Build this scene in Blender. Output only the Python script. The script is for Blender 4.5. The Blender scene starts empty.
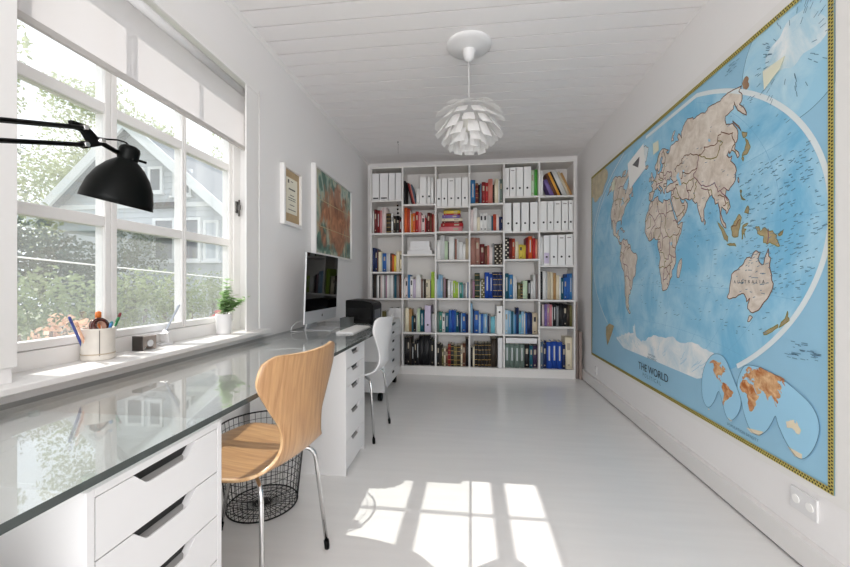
import bpy, bmesh, math, random
from mathutils import Vector, Matrix
random.seed(7)
R = math.radians
SC = bpy.context.scene
COL = SC.collection

# ------------------------------------------------------------------ camera, sky, sun, exposure
HC = 1.067
cd = bpy.data.cameras.new('camera'); cd.lens = 16.01; cd.sensor_width = 36; cd.clip_start = 0.02
cam = bpy.data.objects.new('camera', cd); COL.objects.link(cam)
cam.location = (0, 0, HC); cam.rotation_euler = (R(90), 0, math.atan(45.5/378))
SC.camera = cam
w = bpy.data.worlds.new('sky'); SC.world = w; w.use_nodes = True
bg = w.node_tree.nodes['Background']; bg.inputs[0].default_value = (0.86, 0.93, 1.0, 1); bg.inputs[1].default_value = 1.5
sd = bpy.data.lights.new('sun', 'SUN'); sd.energy = 5.6; sd.angle = R(0.55); sd.color = (1.0, 0.965, 0.91)
sun = bpy.data.objects.new('sun', sd); COL.objects.link(sun); sun.location = (-8, 1.5, 9)
sun.rotation_euler = Vector((1, 0.0, -1.1)).to_track_quat('-Z', 'Y').to_euler()
def area(name, loc, direction, sx, sy, energy, color=(1, 1, 1)):
    l = bpy.data.lights.new(name, 'AREA'); l.shape = 'RECTANGLE'; l.size = sx; l.size_y = sy; l.energy = energy; l.color = color
    o = bpy.data.objects.new(name, l); COL.objects.link(o); o.location = loc
    o.rotation_euler = Vector(direction).to_track_quat('-Z', 'Y').to_euler(); return o
area('rear_fill_light', (0, -1.95, 1.25), (0, 1, 0), 2.0, 2.1, 62, (1.0, 0.985, 0.98))  # unseen fill lamp added behind the viewer to brighten the room
#area('window_daylight', (-1.62, 1.5, 1.55), (1, 0, -0.1), 1.2, 1.35, 16, (0.95, 0.98, 1.0))
SC.view_settings.view_transform = 'Standard'; SC.view_settings.look = 'None'
SC.view_settings.gamma = 1; SC.view_settings.use_curve_mapping = False
SC.view_settings.exposure = 0.22
SC.cycles.max_bounces = 14; SC.cycles.diffuse_bounces = 7; SC.cycles.glossy_bounces = 5
SC.cycles.transparent_max_bounces = 24; SC.cycles.transmission_bounces = 8
SC.cycles.sample_clamp_indirect = 6; SC.cycles.use_denoising = True
SC.cycles.caustics_reflective = False; SC.cycles.caustics_refractive = False

# ------------------------------------------------------------------ materials
def lin(c):
    if isinstance(c, str):
        c = [int(c[i:i+2], 16)/255 for i in (0, 2, 4)]
    return tuple(x/12.92 if x <= .04045 else ((x+.055)/1.055)**2.4 for x in c) + (1,)
MATS = {}
def mat(name, col, rough=.5, metal=0, spec=.5, trans=0, bump=0, bscale=40, bstretch=(1, 1, 1), var=0, vscale=8, vstretch=(1, 1, 1), coat=0, sub=0):
    if name in MATS: return MATS[name]
    m = bpy.data.materials.new(name); m.use_nodes = True; nt = m.node_tree; b = nt.nodes['Principled BSDF']
    c = lin(col); b.inputs['Base Color'].default_value = c; b.inputs['Roughness'].default_value = rough
    b.inputs['Metallic'].default_value = metal; b.inputs['Specular IOR Level'].default_value = spec
    b.inputs['Coat Weight'].default_value = coat
    tc = nt.nodes.new('ShaderNodeTexCoord')
    def noise(sc, st, det=4):
        mp = nt.nodes.new('ShaderNodeMapping'); mp.inputs['Scale'].default_value = st
        nt.links.new(tc.outputs['Object'], mp.inputs[0])
        n = nt.nodes.new('ShaderNodeTexNoise'); n.inputs['Scale'].default_value = sc; n.inputs['Detail'].default_value = det
        nt.links.new(mp.outputs[0], n.inputs['Vector']); return n
    if var:
        n = noise(vscale, vstretch)
        cr = nt.nodes.new('ShaderNodeValToRGB'); e = cr.color_ramp.elements
        e[0].position = .3; e[1].position = .7
        e[0].color = tuple(max(0, x*(1-var)) for x in c[:3])+(1,); e[1].color = tuple(min(1, x*(1+var)) for x in c[:3])+(1,)
        nt.links.new(n.outputs[0], cr.inputs[0]); nt.links.new(cr.outputs[0], b.inputs['Base Color'])
    if bump:
        n = noise(bscale, bstretch); bp = nt.nodes.new('ShaderNodeBump'); bp.inputs['Strength'].default_value = bump; bp.inputs['Distance'].default_value = .004
        nt.links.new(n.outputs[0], bp.inputs['Height']); nt.links.new(bp.outputs[0], b.inputs['Normal'])
    if trans:
        t = nt.nodes.new('ShaderNodeBsdfTranslucent'); t.inputs[0].default_value = c
        mx = nt.nodes.new('ShaderNodeMixShader'); mx.inputs[0].default_value = trans
        nt.links.new(b.outputs[0], mx.inputs[1]); nt.links.new(t.outputs[0], mx.inputs[2])
        nt.links.new(mx.outputs[0], nt.nodes['Material Output'].inputs[0])
    MATS[name] = m; return m
def glassmat(name, tint, ior=1.5, dust=0, rough=0, kind='ShaderNodeBsdfTranslucent'):
    m = bpy.data.materials.new(name); m.use_nodes = True; nt = m.node_tree; nt.nodes.remove(nt.nodes['Principled BSDF'])
    tr = nt.nodes.new('ShaderNodeBsdfTransparent'); tr.inputs[0].default_value = lin(tint)
    gl = nt.nodes.new('ShaderNodeBsdfGlossy'); gl.inputs['Roughness'].default_value = rough; gl.inputs[0].default_value = (1, 1, 1, 1)
    fr = nt.nodes.new('ShaderNodeFresnel'); ge = nt.nodes.new('ShaderNodeNewGeometry')
    mr = nt.nodes.new('ShaderNodeMapRange'); mr.inputs[3].default_value = ior; mr.inputs[4].default_value = 1/ior     # same outside index on both faces
    nt.links.new(ge.outputs['Backfacing'], mr.inputs[0]); nt.links.new(mr.outputs[0], fr.inputs[0])
    mx = nt.nodes.new('ShaderNodeMixShader')
    nt.links.new(fr.outputs[0], mx.inputs[0]); nt.links.new(tr.outputs[0], mx.inputs[1]); nt.links.new(gl.outputs[0], mx.inputs[2])
    out = mx
    if dust:
        df = nt.nodes.new(kind); df.inputs[0].default_value = (.9, .9, .9, 1)
        m2 = nt.nodes.new('ShaderNodeMixShader'); m2.inputs[0].default_value = dust
        nt.links.new(mx.outputs[0], m2.inputs[1]); nt.links.new(df.outputs[0], m2.inputs[2]); out = m2
    nt.links.new(out.outputs[0], nt.nodes['Material Output'].inputs[0]); MATS[name] = m; return m

M_wall = mat('wall_paint', 'edebea', .75, bump=.04, bscale=120)
M_ceil = mat('ceiling_paint', 'f0edec', .6)
M_floor = mat('floor_paint', 'e6e4e2', .2, bump=.03, bscale=6, bstretch=(.6, 6, 1), var=.025, vscale=3, vstretch=(.7, 6, 1))
M_trim = mat('white_gloss_paint', 'eceae8', .35)
M_white = mat('white_lacquer', 'e2e1e1', .38)
M_shelf = mat('shelf_white', 'e2dfdc', .45)
M_black = mat('black_lamp_enamel', '020403', .38, spec=.12)
M_blackp = mat('black_plastic', '050505', .42, spec=.12)
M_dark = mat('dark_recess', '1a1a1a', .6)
M_chrome = mat('chrome', 'd8d8d8', .12, metal=1)
M_alu = mat('aluminium', 'd3d4d6', .4, metal=.35)
M_screen = mat('screen_glass', '020203', .03, spec=.16)
M_paper = mat('white_paper', 'f4f3f0', .8)
M_lamp = mat('white_lamp_foil', 'f8f7f6', .6, trans=.45)
M_blind = mat('blind_cloth', 'e4e1e1', .9, trans=.52)
nt_ = M_blind.node_tree; out_ = nt_.nodes['Material Output']; src_ = out_.inputs[0].links[0].from_socket     # open weave lets a little light straight through
tb_ = nt_.nodes.new('ShaderNodeBsdfTransparent'); mb_ = nt_.nodes.new('ShaderNodeMixShader'); mb_.inputs[0].default_value = .16
nt_.links.new(src_, mb_.inputs[1]); nt_.links.new(tb_.outputs[0], mb_.inputs[2]); nt_.links.new(mb_.outputs[0], out_.inputs[0])
M_bar = mat('blind_bar', 'bdb9b6', .5)
M_glass = glassmat('window_glass', 'fbfbfb', 1.45, dust=.07)
M_desk = glassmat('desk_glass', 'f8faf9', 1.75, dust=.03, kind='ShaderNodeBsdfDiffuse')
M_edge = mat('desk_glass_edge', '474d4b', .15, spec=.6)

# ------------------------------------------------------------------ mesh helpers
class MB:
    def __init__(s): s.v = []; s.f = []; s.m = []; s.sm = []
    def add(s, vs, fs, mi=0, smooth=False):
        o = len(s.v); s.v += [tuple(p) for p in vs]
        for f in fs: s.f.append([i+o for i in f]); s.m.append(mi); s.sm.append(smooth)
        return s
    def box(s, x0, x1, y0, y1, z0, z1, mi=0, T=None):
        vs = [Vector((x, y, z)) for z in (z0, z1) for y in (y0, y1) for x in (x0, x1)]
        if T: vs = [T @ p for p in vs]
        return s.add(vs, [(0, 2, 3, 1), (4, 5, 7, 6), (0, 1, 5, 4), (2, 6, 7, 3), (0, 4, 6, 2), (1, 3, 7, 5)], mi)
    def prism(s, poly, axis, a, b, mi=0, smooth=False):
        # poly 2-D, extruded along axis from a to b; poly is in the other two axes in cyclic order
        def P(u, v, t):
            return {'x': (t, u, v), 'y': (u, t, v), 'z': (u, v, t)}[axis]
        n = len(poly); vs = [P(u, v, a) for u, v in poly] + [P(u, v, b) for u, v in poly]
        s.add(vs, [list(range(n))[::-1], list(range(n, 2*n))], mi)
        o = len(s.v)-2*n
        for i in range(n):
            j = (i+1) % n; s.f.append([o+i, o+j, o+n+j, o+n+i]); s.m.append(mi); s.sm.append(smooth)
        return s
    def lathe(s, prof, n=24, c=(0, 0, 0), T=None, mi=0, caps=True):
        vs = []
        for r, z in prof:
            for k in range(n):
                a = 2*math.pi*k/n; p = Vector((r*math.cos(a), r*math.sin(a), z))
                if T: p = T @ p
                vs.append(p + Vector(c))
        fs = []
        for i in range(len(prof)-1):
            for k in range(n):
                k2 = (k+1) % n; fs.append((i*n+k, i*n+k2, (i+1)*n+k2, (i+1)*n+k))
        s.add(vs, fs, mi, True)
        if caps:
            o = len(s.v)-len(vs)
            s.f.append([o+k for k in range(n)][::-1]); s.m.append(mi); s.sm.append(False)
            s.f.append([o+(len(prof)-1)*n+k for k in range(n)]); s.m.append(mi); s.sm.append(False)
        return s
    def tube(s, pts, r, n=10, mi=0, closed=False):
        pts = [Vector(p) for p in pts]; N = len(pts); rr = r if isinstance(r, (list, tuple)) else [r]*N
        vs = []; up = None
        for i in range(N):
            if closed: d = pts[(i+1) % N]-pts[i-1]
            else: d = pts[min(i+1, N-1)]-pts[max(i-1, 0)]
            d.normalize()
            if up is None:
                up = Vector((0, 0, 1)) if abs(d.z) < .9 else Vector((1, 0, 0))
            a = d.cross(up)
            if a.length < 1e-5: a = d.cross(Vector((0, 1, 0)))
            a.normalize(); b = a.cross(d); up = b
            for k in range(n):
                t = 2*math.pi*k/n; vs.append(pts[i]+a*math.cos(t)*rr[i]+b*math.sin(t)*rr[i])
        fs = []
        for i in range(N if closed else N-1):
            i2 = (i+1) % N
            for k in range(n):
                k2 = (k+1) % n; fs.append((i*n+k, i*n+k2, i2*n+k2, i2*n+k))
        s.add(vs, fs, mi, True)
        if not closed:
            o = len(s.v)-len(vs)
            s.f.append([o+k for k in range(n)][::-1]); s.m.append(mi); s.sm.append(False)
            s.f.append([o+(N-1)*n+k for k in range(n)]); s.m.append(mi); s.sm.append(False)
        return s
    def build(s, name, mats, parent=None, loc=None, bevel=0, fix=True):
        me = bpy.data.meshes.new(name); me.from_pydata([tuple(v) for v in s.v], [], s.f)
        if not isinstance(mats, (list, tuple)): mats = [mats]
        for m in mats: me.materials.append(m)
        me.polygons.foreach_set('material_index', s.m); me.polygons.foreach_set('use_smooth', s.sm)
        if fix:
            b = bmesh.new(); b.from_mesh(me); bmesh.ops.recalc_face_normals(b, faces=b.faces); b.to_mesh(me); b.free()
        me.update()
        o = bpy.data.objects.new(name, me); COL.objects.link(o)
        if parent: o.parent = parent
        if loc: o.location = loc
        if bevel:
            md = o.modifiers.new('b', 'BEVEL'); md.width = bevel; md.segments = 2; md.limit_method = 'ANGLE'; md.angle_limit = R(40)
        return o
def tag(o, label, cat, group=None, kind=None):
    o['label'] = label; o['category'] = cat
    if group: o['group'] = group
    if kind: o['kind'] = kind
    return o
def thing(name, loc, label, cat, group=None, rz=0):
    o = bpy.data.objects.new(name, None); COL.objects.link(o); o.location = loc; o.rotation_euler = (0, 0, rz); o.empty_display_size = .1
    return tag(o, label, cat, group)
def struct(o, label, cat='structure'):
    o['kind'] = 'structure'; o['label'] = label; o['category'] = cat; return o
def dup(root, loc=None, rz=None, label=None):
    r = root.copy(); COL.objects.link(r)
    if loc: r.location = loc
    if rz is not None: r.rotation_euler = (0, 0, rz)
    if label: r['label'] = label
    for ch in list(root.children):
        cc = ch.copy(); COL.objects.link(cc); cc.parent = r
        for g in ch.children:
            d = g.copy(); COL.objects.link(d); d.parent = cc
    return r
ORD = 'zeroth first second third fourth fifth sixth seventh eighth ninth tenth eleventh twelfth thirteenth fourteenth fifteenth sixteenth seventeenth eighteenth'.split()
NUM = 'zero one two three four five six'.split()

# ------------------------------------------------------------------ room shell
XL, XR, YB, YF, ZC = -1.30, 1.265, 4.70, -1.75, 2.59
WY0, WY1, WZ0, WZ1 = 0.93, 2.21, 0.77, 2.26       # window opening
struct(MB().box(XL-.2, XR+.15, YF-.15, YB+.15, -.12, 0).build('floor', M_floor), 'white painted floor of the study', 'floor')
b = MB()
b.box(XL-.2, XL, YF-.15, WY0, 0, ZC).box(XL-.2, XL, WY1, YB+.15, 0, ZC).box(XL-.2, XL, WY0, WY1, 0, WZ0).box(XL-.2, XL, WY0, WY1, WZ1, ZC)
struct(b.build('wall_left', M_wall), 'white wall with the window above the desk', 'wall')
struct(MB().box(XR, XR+.15, YF-.15, YB+.15, 0, ZC).build('wall_right', M_wall), 'white wall behind the world map', 'wall')
struct(MB().box(XL, XR, YB, YB+.15, 0, ZC).build('wall_back', M_wall), 'white end wall behind the bookcase', 'wall')
b = MB().box(XL, -1.05, YF-.15, YF, 0, ZC).box(1.02, XR, YF-.15, YF, 0, ZC).box(-1.05, 1.02, YF-.15, YF, 2.32, ZC)
struct(b.build('wall_front', M_wall), 'white wall behind the viewer, with an opening added for fill light', 'wall')
b = MB()
y = YF
y = 1.708-.135*28
while y < YB+.1:
    b.box(XL-.1, XR+.1, y+.0048, y+.1302, ZC, ZC+.013)
    y += .135
b.box(XL-.2, XR+.15, YF-.15, YB+.15, ZC+.014, ZC+.12, 1)  # dark backing paints shade into the gaps between the boards
struct(b.build('ceiling', [M_ceil, mat('groove_shade', '756e69', .8)]), 'white boarded ceiling with narrow grooves', 'ceiling')
struct(MB().prism([(XL, ZC), (XL, ZC-.022), (XL+.008, ZC-.018), (XL+.018, ZC-.004), (XL+.018, ZC)], 'y', YF, YB).build('trim_1', M_trim), 'white moulding where ceiling meets the window wall', 'trim')
struct(MB().prism([(XR, ZC), (XR, ZC-.007), (XR-.005, ZC-.005), (XR-.006, ZC)], 'y', YF, YB).build('trim_2', M_trim), 'white moulding where ceiling meets the map wall', 'trim')
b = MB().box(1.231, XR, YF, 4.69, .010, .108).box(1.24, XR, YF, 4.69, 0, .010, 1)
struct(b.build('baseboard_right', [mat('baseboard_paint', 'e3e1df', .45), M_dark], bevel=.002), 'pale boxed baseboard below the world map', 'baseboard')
struct(MB().box(XL, XL+.016, WY0-.9, YB, 0, .09).build('baseboard_left', M_trim), 'white baseboard under the desk', 'baseboard')

# window -------------------------------------------------------------
win = bpy.data.objects.new('window_1', None); COL.objects.link(win); win.location = (-1.46, 1.57, .8); struct(win, 'white casement window of nine panes', 'window')
def wpart(name, mb, m, bevel=0): 
    o = mb.build(name, m, bevel=bevel); o.parent = win; o.matrix_parent_inverse = Matrix.Translation(win.location).inverted(); return o
GZ0, GZ1 = .875, 2.225
GY = [(1.015, 1.338), (1.390, 1.743), (1.772, 2.116)]
TZ = [1.313, 1.763]
b = MB()
b.box(-1.50, -1.43, WY0, .985, WZ0, WZ1).box(-1.50, -1.43, 2.145, WY1, WZ0, WZ1).box(-1.50, -1.43,   .985, 2.145, WZ0, .845).box(-1.50, -1.43, .985, 2.145, GZ1+.012, WZ1)
wpart('frame', b, M_trim, .003)
lims = [.985, 1.364, 1.7575, 2.145]
for k, (y0, y1) in enumerate(GY):
    a0, a1 = lims[k]+.001, lims[k+1]-.001
    s = MB().box(-1.485, -1.44, a0, y0, .846, GZ1+.011).box(-1.485, -1.44, y1, a1, .846, GZ1+.011).box(-1.485, -1.44, y0, y1, .846, GZ0).box(-1.485, -1.44, y0, y1, GZ1, GZ1+.011)
    for z in TZ: s.box(-1.483, -1.441, y0, y1, z-.021, z+.021)
    wpart('sash', s, M_trim, .003)
    zz = [GZ0, TZ[0]-.021, TZ[0]+.021, TZ[1]-.021, TZ[1]+.021, GZ1]
    for j in range(3):
        wpart('pane', MB().box(-1.454, -1.450, y0+.0005, y1-.0005, zz[2*j]+.0005, zz[2*j+1]-.0005), M_glass)
b = MB().box(-1.4299, -1.42, 2.16, 2.185, 1.50, 1.57).box(-1.43, -1.405, 2.165, 2.177, 1.52, 1.55)
b.tube([(-1.412, 2.171, 1.48), (-1.412, 2.171, 1.58)], .006, 8)
wpart('hinge', b, mat('hinge_steel', '6e6c6a', .3, metal=.8))
b = MB().box(-1.3, -1.29, 2.053, 2.180, .787, 2.222).box(-1.3, -1.29, .80, .937, .83, 2.222).box(-1.3, -1.286, .80, 2.180, 2.222, 2.254).box(-1.3, -1.297, .78, 2.20, 2.254, 2.305)
struct(b.build('trim_3', M_trim, bevel=.002), 'white casing boards around the window', 'trim')
b = MB().prism([(-1.43, WY0+.002), (-1.2999, WY0+.002), (-1.2999, .55), (-1.235, .55), (-1.235, 2.24), (-1.2999, 2.24), (-1.2999, WY1-.002), (-1.43, WY1-.002)], 'z', .763, .785)
struct(b.build('trim_4', M_trim, bevel=.004), 'white window sill board above the glass desk', 'sill')
# unseen doorway added behind the viewer to let the fill light in
door = bpy.data.objects.new('added_doorway', None); COL.objects.link(door); struct(door, 'unseen door frame added behind the viewer for the fill light', 'door')
b = MB().box(-1.05, -.99, YF-.1, YF-.02, 0, 2.32).box(.96, 1.02, YF-.1, YF-.02, 0, 2.32).box(-.99, .96, YF-.1, YF-.02, 2.24, 2.32).box(-.99, .96, YF-.1, YF-.02, 0, .1).box(-.06, .04, YF-.1, YF-.02, .1, 2.24)
b.build('frame', M_trim, door)  # frame of the added, unseen doorway

# ------------------------------------------------------------------ roller blind
rb = thing('roller_blind', (-1.34, 1.5, 2.2), 'white roller blind pulled partly down over the top of the window', 'blind')
def local(parent, mb, name, m, bevel=0, smooth=False):
    o = mb.build(name, m, bevel=bevel); o.parent = parent; o.matrix_parent_inverse = parent.matrix_basis.inverted(); return o
local(rb, MB().tube([(-1.335, .955, 2.200), (-1.335, 2.128, 2.200)], .021, 20), 'roller_tube', M_white)
local(rb, MB().box(-1.3465, -1.3455, .962, 2.122, 1.885, 2.19), 'cloth', M_blind)
local(rb, MB().box(-1.355, -1.337, .958, 2.126, 1.862, 1.886), 'bottom_bar', M_bar, .004)
for y0, y1 in ((.942, .954), (2.129, 2.14)):
    local(rb, MB().prism([(-1.372, 2.18), (-1.31, 2.18), (-1.31, 2.215), (-1.33, 2.232), (-1.35, 2.232), (-1.372, 2.215)], 'y', y0, y1), 'bracket', M_alu, .002)

# ------------------------------------------------------------------ drawer units
def drawer_unit(x0, x1, y0, y1, z0, z1, splits, label, cut, inset=True, casters=False):
    t = thing('drawer_unit', ((x0+x1)/2, (y0+y1)/2, 0), label, 'drawer unit', 'white drawer units under and beside the desk')
    T = .016
    b = MB().box(x0, x1, y0, y0+T, z0, z1).box(x0, x1, y1-T, y1, z0, z1).box(x0, x1, y0+T, y1-T, z1-T, z1).box(x0, x1-.02, y0+T, y1-T, z0, z0+T+.006).box(x0, x0+.006, y0+T, y1-T, z0+T, z1-T)
    local(t, b, 'carcass', M_white, .0015)
    ym = (y0+y1)/2
    for i in range(len(splits)-1):
        a, c = splits[i+1]+.0015, splits[i]-.0015
        ya, yb = y0+T+.0015, y1-T-.0015
        if cut == 'notch':
            d, w1, w2 = .030, .086, .062
            cut_pts = [(ym-w1, c), (ym-w1+.012, c-.012), (ym-w2+.004, c-d+.003), (ym-w2+.014, c-d), (ym+w2-.014, c-d), (ym+w2-.004, c-d+.003), (ym+w1-.012, c-.012), (ym+w1, c)]
            poly = [(ya, a), (yb, a), (yb, c)] + cut_pts[::-1] + [(ya, c)]
            o = local(t, MB().prism(poly, 'x', x1-.018, x1-.0005), 'drawer_front', M_white)
            g = MB().prism([(x1-.0179, c-d+.006), (x1-.0179, c-d-.001), (x1-.002, c-d-.001)], 'y', ym-w2-.004, ym+w2+.004)
            o2 = g.build('finger_pull', mat('pull_grey', '9a9896', .5)); o2.parent = o
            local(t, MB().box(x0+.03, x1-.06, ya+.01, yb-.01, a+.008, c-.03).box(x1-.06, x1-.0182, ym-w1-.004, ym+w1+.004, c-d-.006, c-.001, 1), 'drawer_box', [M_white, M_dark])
        else:
            o = local(t, MB().box(x1-.018, x1+.001, ya, yb, a, c), 'drawer_front', M_white, .0015)
            o2 = MB().box(x1+.0005, x1+.007, ym-.035, ym+.035, c-.030, c-.012).build('handle', M_dark); o2.parent = o
    if casters:
        for cx in (x0+.06, x1-.05):
            for cy in (y0+.05, y1-.05):
                cm = MB().tube([(cx, cy, z0), (cx, cy, .055)], .012, 8).tube([(cx-.018, cy, .034), (cx+.018, cy, .034)], .034, 16)
                local(t, cm, 'caster', M_blackp)
    return t
S1 = [.684, .568, .452, .335, .185, .03]
S2 = [.684, .588, .484, .340, .184, .03]
drawer_unit(-1.25, -.667, .585, .948, 0, .70, S1, 'nearest white drawer unit under the glass desk, beside the wooden chair', 'notch')
drawer_unit(-1.25, -.683, 2.02, 2.39, 0, .70, S2, 'white drawer unit under the glass desk between the wooden and white chairs', 'notch')
drawer_unit(-1.26, -.765, 3.32, 4.06, .085, .70, [.684, .605, .52, .432, .33, .215, .105], 'white wheeled cabinet of drawers standing against the bookcase', 'bar', casters=True)
drawer_unit(-1.25, -.667, .03, .39, 0, .70, S1, 'unseen white drawer unit under near desk end, placed to keep light off the nearest unit', 'notch')  # out of view, set here to block fill light from the nearest unit's side

# glass desktop ---------------------------------------------------------
gd = MB(); x0, x1, y0, y1, z0, z1 = -1.297, -.655, -.55, 3.27, .713, .729
vs = [(x, y, z) for z in (z0, z1) for y in (y0, y1) for x in (x0, x1)]
gd.add(vs, [(0, 2, 3, 1), (4, 5, 7, 6)], 0); gd.add(vs, [(0, 1, 5, 4), (2, 6, 7, 3), (0, 4, 6, 2), (1, 3, 7, 5)], 1)
desk = gd.build('glass_desktop', [M_desk, M_edge])
tag(desk, 'long clear glass desktop with dark green edge along the window wall', 'desk')
for yy in (.62, .91, 2.06, 2.35, .07, .35):
    for xx in (-.70, -1.2):
        MB().lathe([(.011, .700), (.011, .713)], 12, (xx, yy, 0)).build('pad', mat('clear_pad', 'cfd6d4', .3), desk)
for xx in (-1.02, -1.24):
    MB().box(xx-.02, xx+.02, 3.2, 3.24, 0, .713).build('leg', M_white, desk)

# ------------------------------------------------------------------ bookcase
SX0, SX1, SY, SD, SH = -1.187, 1.163, 4.385, .30, 2.45
bc = thing('bookcase', ((SX0+SX1)/2, SY+SD/2, 0), 'white bookcase of six columns filling the end wall', 'bookcase')
CW = (SX1-SX0)/6; TH = .020
ROWS = [[2.046, 1.656, 1.196, .883, .482, .090], [1.990, 1.656, 1.402, .885, .484, .090], [1.955, 1.664, 1.334, .887, .484, .090],
        [1.978, 1.662, 1.272, .885, .480, .090], [2.050, 1.652, 1.335, .880, .477, .090], [2.046, 1.654, 1.262, .873, .572, .090]]
for k in range(7):
    xx = SX0+CW*k; wd = TH/2 if 0 < k < 6 else TH
    xa = xx-TH/2 if 0 < k < 6 else (xx if k == 0 else xx-TH)
    local(bc, MB().box(xa, xa+TH, SY, SY+SD-.006, 0, SH), 'upright' if 0 < k < 6 else 'side_panel', M_shelf, .001)
local(bc, MB().box(SX0, SX1, SY+SD-.006, SY+SD, 0, SH), 'back_panel', M_shelf)
def cell(cn, rn):   # 1-based; returns x0,x1,zfloor,ztop
    xa = SX0+CW*(cn-1)+(TH if cn == 1 else TH/2); xb = SX0+CW*cn-(TH if cn == 6 else TH/2)
    zf = ROWS[cn-1][rn-1]+TH/2; zt = SH-TH if rn == 1 else ROWS[cn-1][rn-2]-TH/2
    return xa, xb, zf, zt
for cn in range(1, 7):
    xa, xb, _, _ = cell(cn, 1)
    local(bc, MB().box(xa, xb, SY+.001, SY+SD-.007, SH-TH, SH), 'top_panel', M_shelf, .001)
    local(bc, MB().box(xa, xb, SY+.006, SY+.02, 0, .079), 'plinth', M_shelf)
    for rn in range(1, 7):
        z = ROWS[cn-1][rn-1]; local(bc, MB().box(xa, xb, SY+.001, SY+SD-.007, z-TH/2, z+TH/2), 'shelf', M_shelf, .001)

# ---- books: colour code -> (hex, words)
BC = {'bk': ('17161a', 'black'), 'dk': ('33291f', 'dark brown'), 'br': ('6b4330', 'brown'), 'mr': ('6a1f22', 'maroon'), 'rd': ('b3262a', 'red'),
      'dr': ('8a2023', 'dark red'), 'or': ('d9632f', 'orange'), 'rr': ('b5442b', 'rust red'), 'pe': ('e9a58c', 'peach'), 'pk': ('d98b90', 'pink'), 'sl': ('d07f72', 'salmon'),
      'pb': ('a5776a', 'pinkish brown'), 'cr': ('ece2c8', 'cream'), 'be': ('cdbfa6', 'beige'), 'tn': ('b98f5b', 'tan'), 'ye': ('e2c94f', 'yellow'), 'oy': ('e0a03e', 'amber'),
      'wh': ('efeeec', 'white'), 'pw': ('ead9d6', 'pinkish white'), 'gw': ('d2d3d2', 'greyish white'), 'gy': ('8e9193', 'grey'), 'gp': ('8a7f7d', 'grey brown'), 'gg': ('6f8078', 'grey green'),
      'ol': ('6f6a3f', 'olive'), 'dg': ('25392b', 'dark green'), 'gn': ('4fa443', 'bright green'), 'lm': ('a9c94c', 'lime green'), 'pg': ('cfe3c4', 'pale green'), 'tg': ('3f8f7e', 'sea green'),
      'te': ('1f5f73', 'teal'), 'dt': ('1c3f4a', 'dark teal'), 'aq': ('79c3d3', 'aqua'), 'lb': ('8fb9d6', 'light blue'), 'pbl': ('bcd6e6', 'pale blue'), 'bl': ('2a62b0', 'blue'), 'sb': ('3d7fb5', 'sky blue'),
      'rb': ('1c4aa8', 'royal blue'), 'nv': ('1b2b57', 'navy'), 'bg': ('5f7387', 'blue grey'), 'pu': ('7f6aa8', 'purple'), 'la': ('cbbfd6', 'lilac'), 'mv': ('b48aa0', 'mauve'), 'dp': ('3a2a4a', 'dark purple')}
def bmat(k): return mat('cover_'+BC[k][1].replace(' ', '_'), BC[k][0], .5)
M_page = mat('book_pages', 'e8e1d0', .85)
M_gold = mat('gilt', 'b08d4a', .4)
STY = {'': '', 'b': ' with gilt bands', 't': ' with pale title patch', 'd': ' with dark title patch', 'c': ' with checkered spine', 'r': ' with white lettered strip'}
def book_mesh(wd, h, dp, k, sty):
    b = MB(); t = min(.0028, wd*.16)
    b.box(0, t, .003, dp, 0, h, 0).box(wd-t, wd, .003, dp, 0, h, 0)
    n = 5; bul = min(.006, wd*.18)
    poly = [(0, .004)] + [(wd*i/n, .004-bul*math.sin(math.pi*i/n)-.0005) for i in range(n+1)] + [(wd, .004), (wd, .0062), (0, .0062)]
    b.prism(poly, 'z', 0, h, 0, True)
    b.box(t, wd-t, .0062, dp-.004, .003, h-.004, 1)
    f = -bul-.0016+.004
    if sty == 'b':
        for q in (.08, .3, .52, .72, .92): b.box(wd*.06, wd*.94, f-.0003, .005, h*q-.003, h*q+.003, 2)
    elif sty in 'td' and sty:
        b.box(wd*.28, wd*.72, f-.0003, .005, h*.60, h*.82, 2); b.box(wd*.34, wd*.66, f-.0003, .005, h*.1, h*.15, 2)
    elif sty == 'c':
        for i in range(8):
            b.box(wd*(.12 if i % 2 else .5), wd*(.5 if i % 2 else .88), f-.0003, .005, h*(.05+i*.115), h*(.05+i*.115+.06), 2)
    elif sty == 'r':
        b.box(wd*.36, wd*.64, f-.0003, .005, h*.3, h*.84, 2)
    return b
def sty_mats(k, sty):
    m3 = {'b': M_gold, 't': mat('title_pale', 'b9ad98', .6), 'd': mat('title_dark', '2c2a2e', .6), 'c': mat('check_pale', 'd6cdbb', .6), 'r': mat('title_white', 'c3c6c8', .6), '': M_page}[sty]
    return [bmat(k), M_page, m3]
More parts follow.
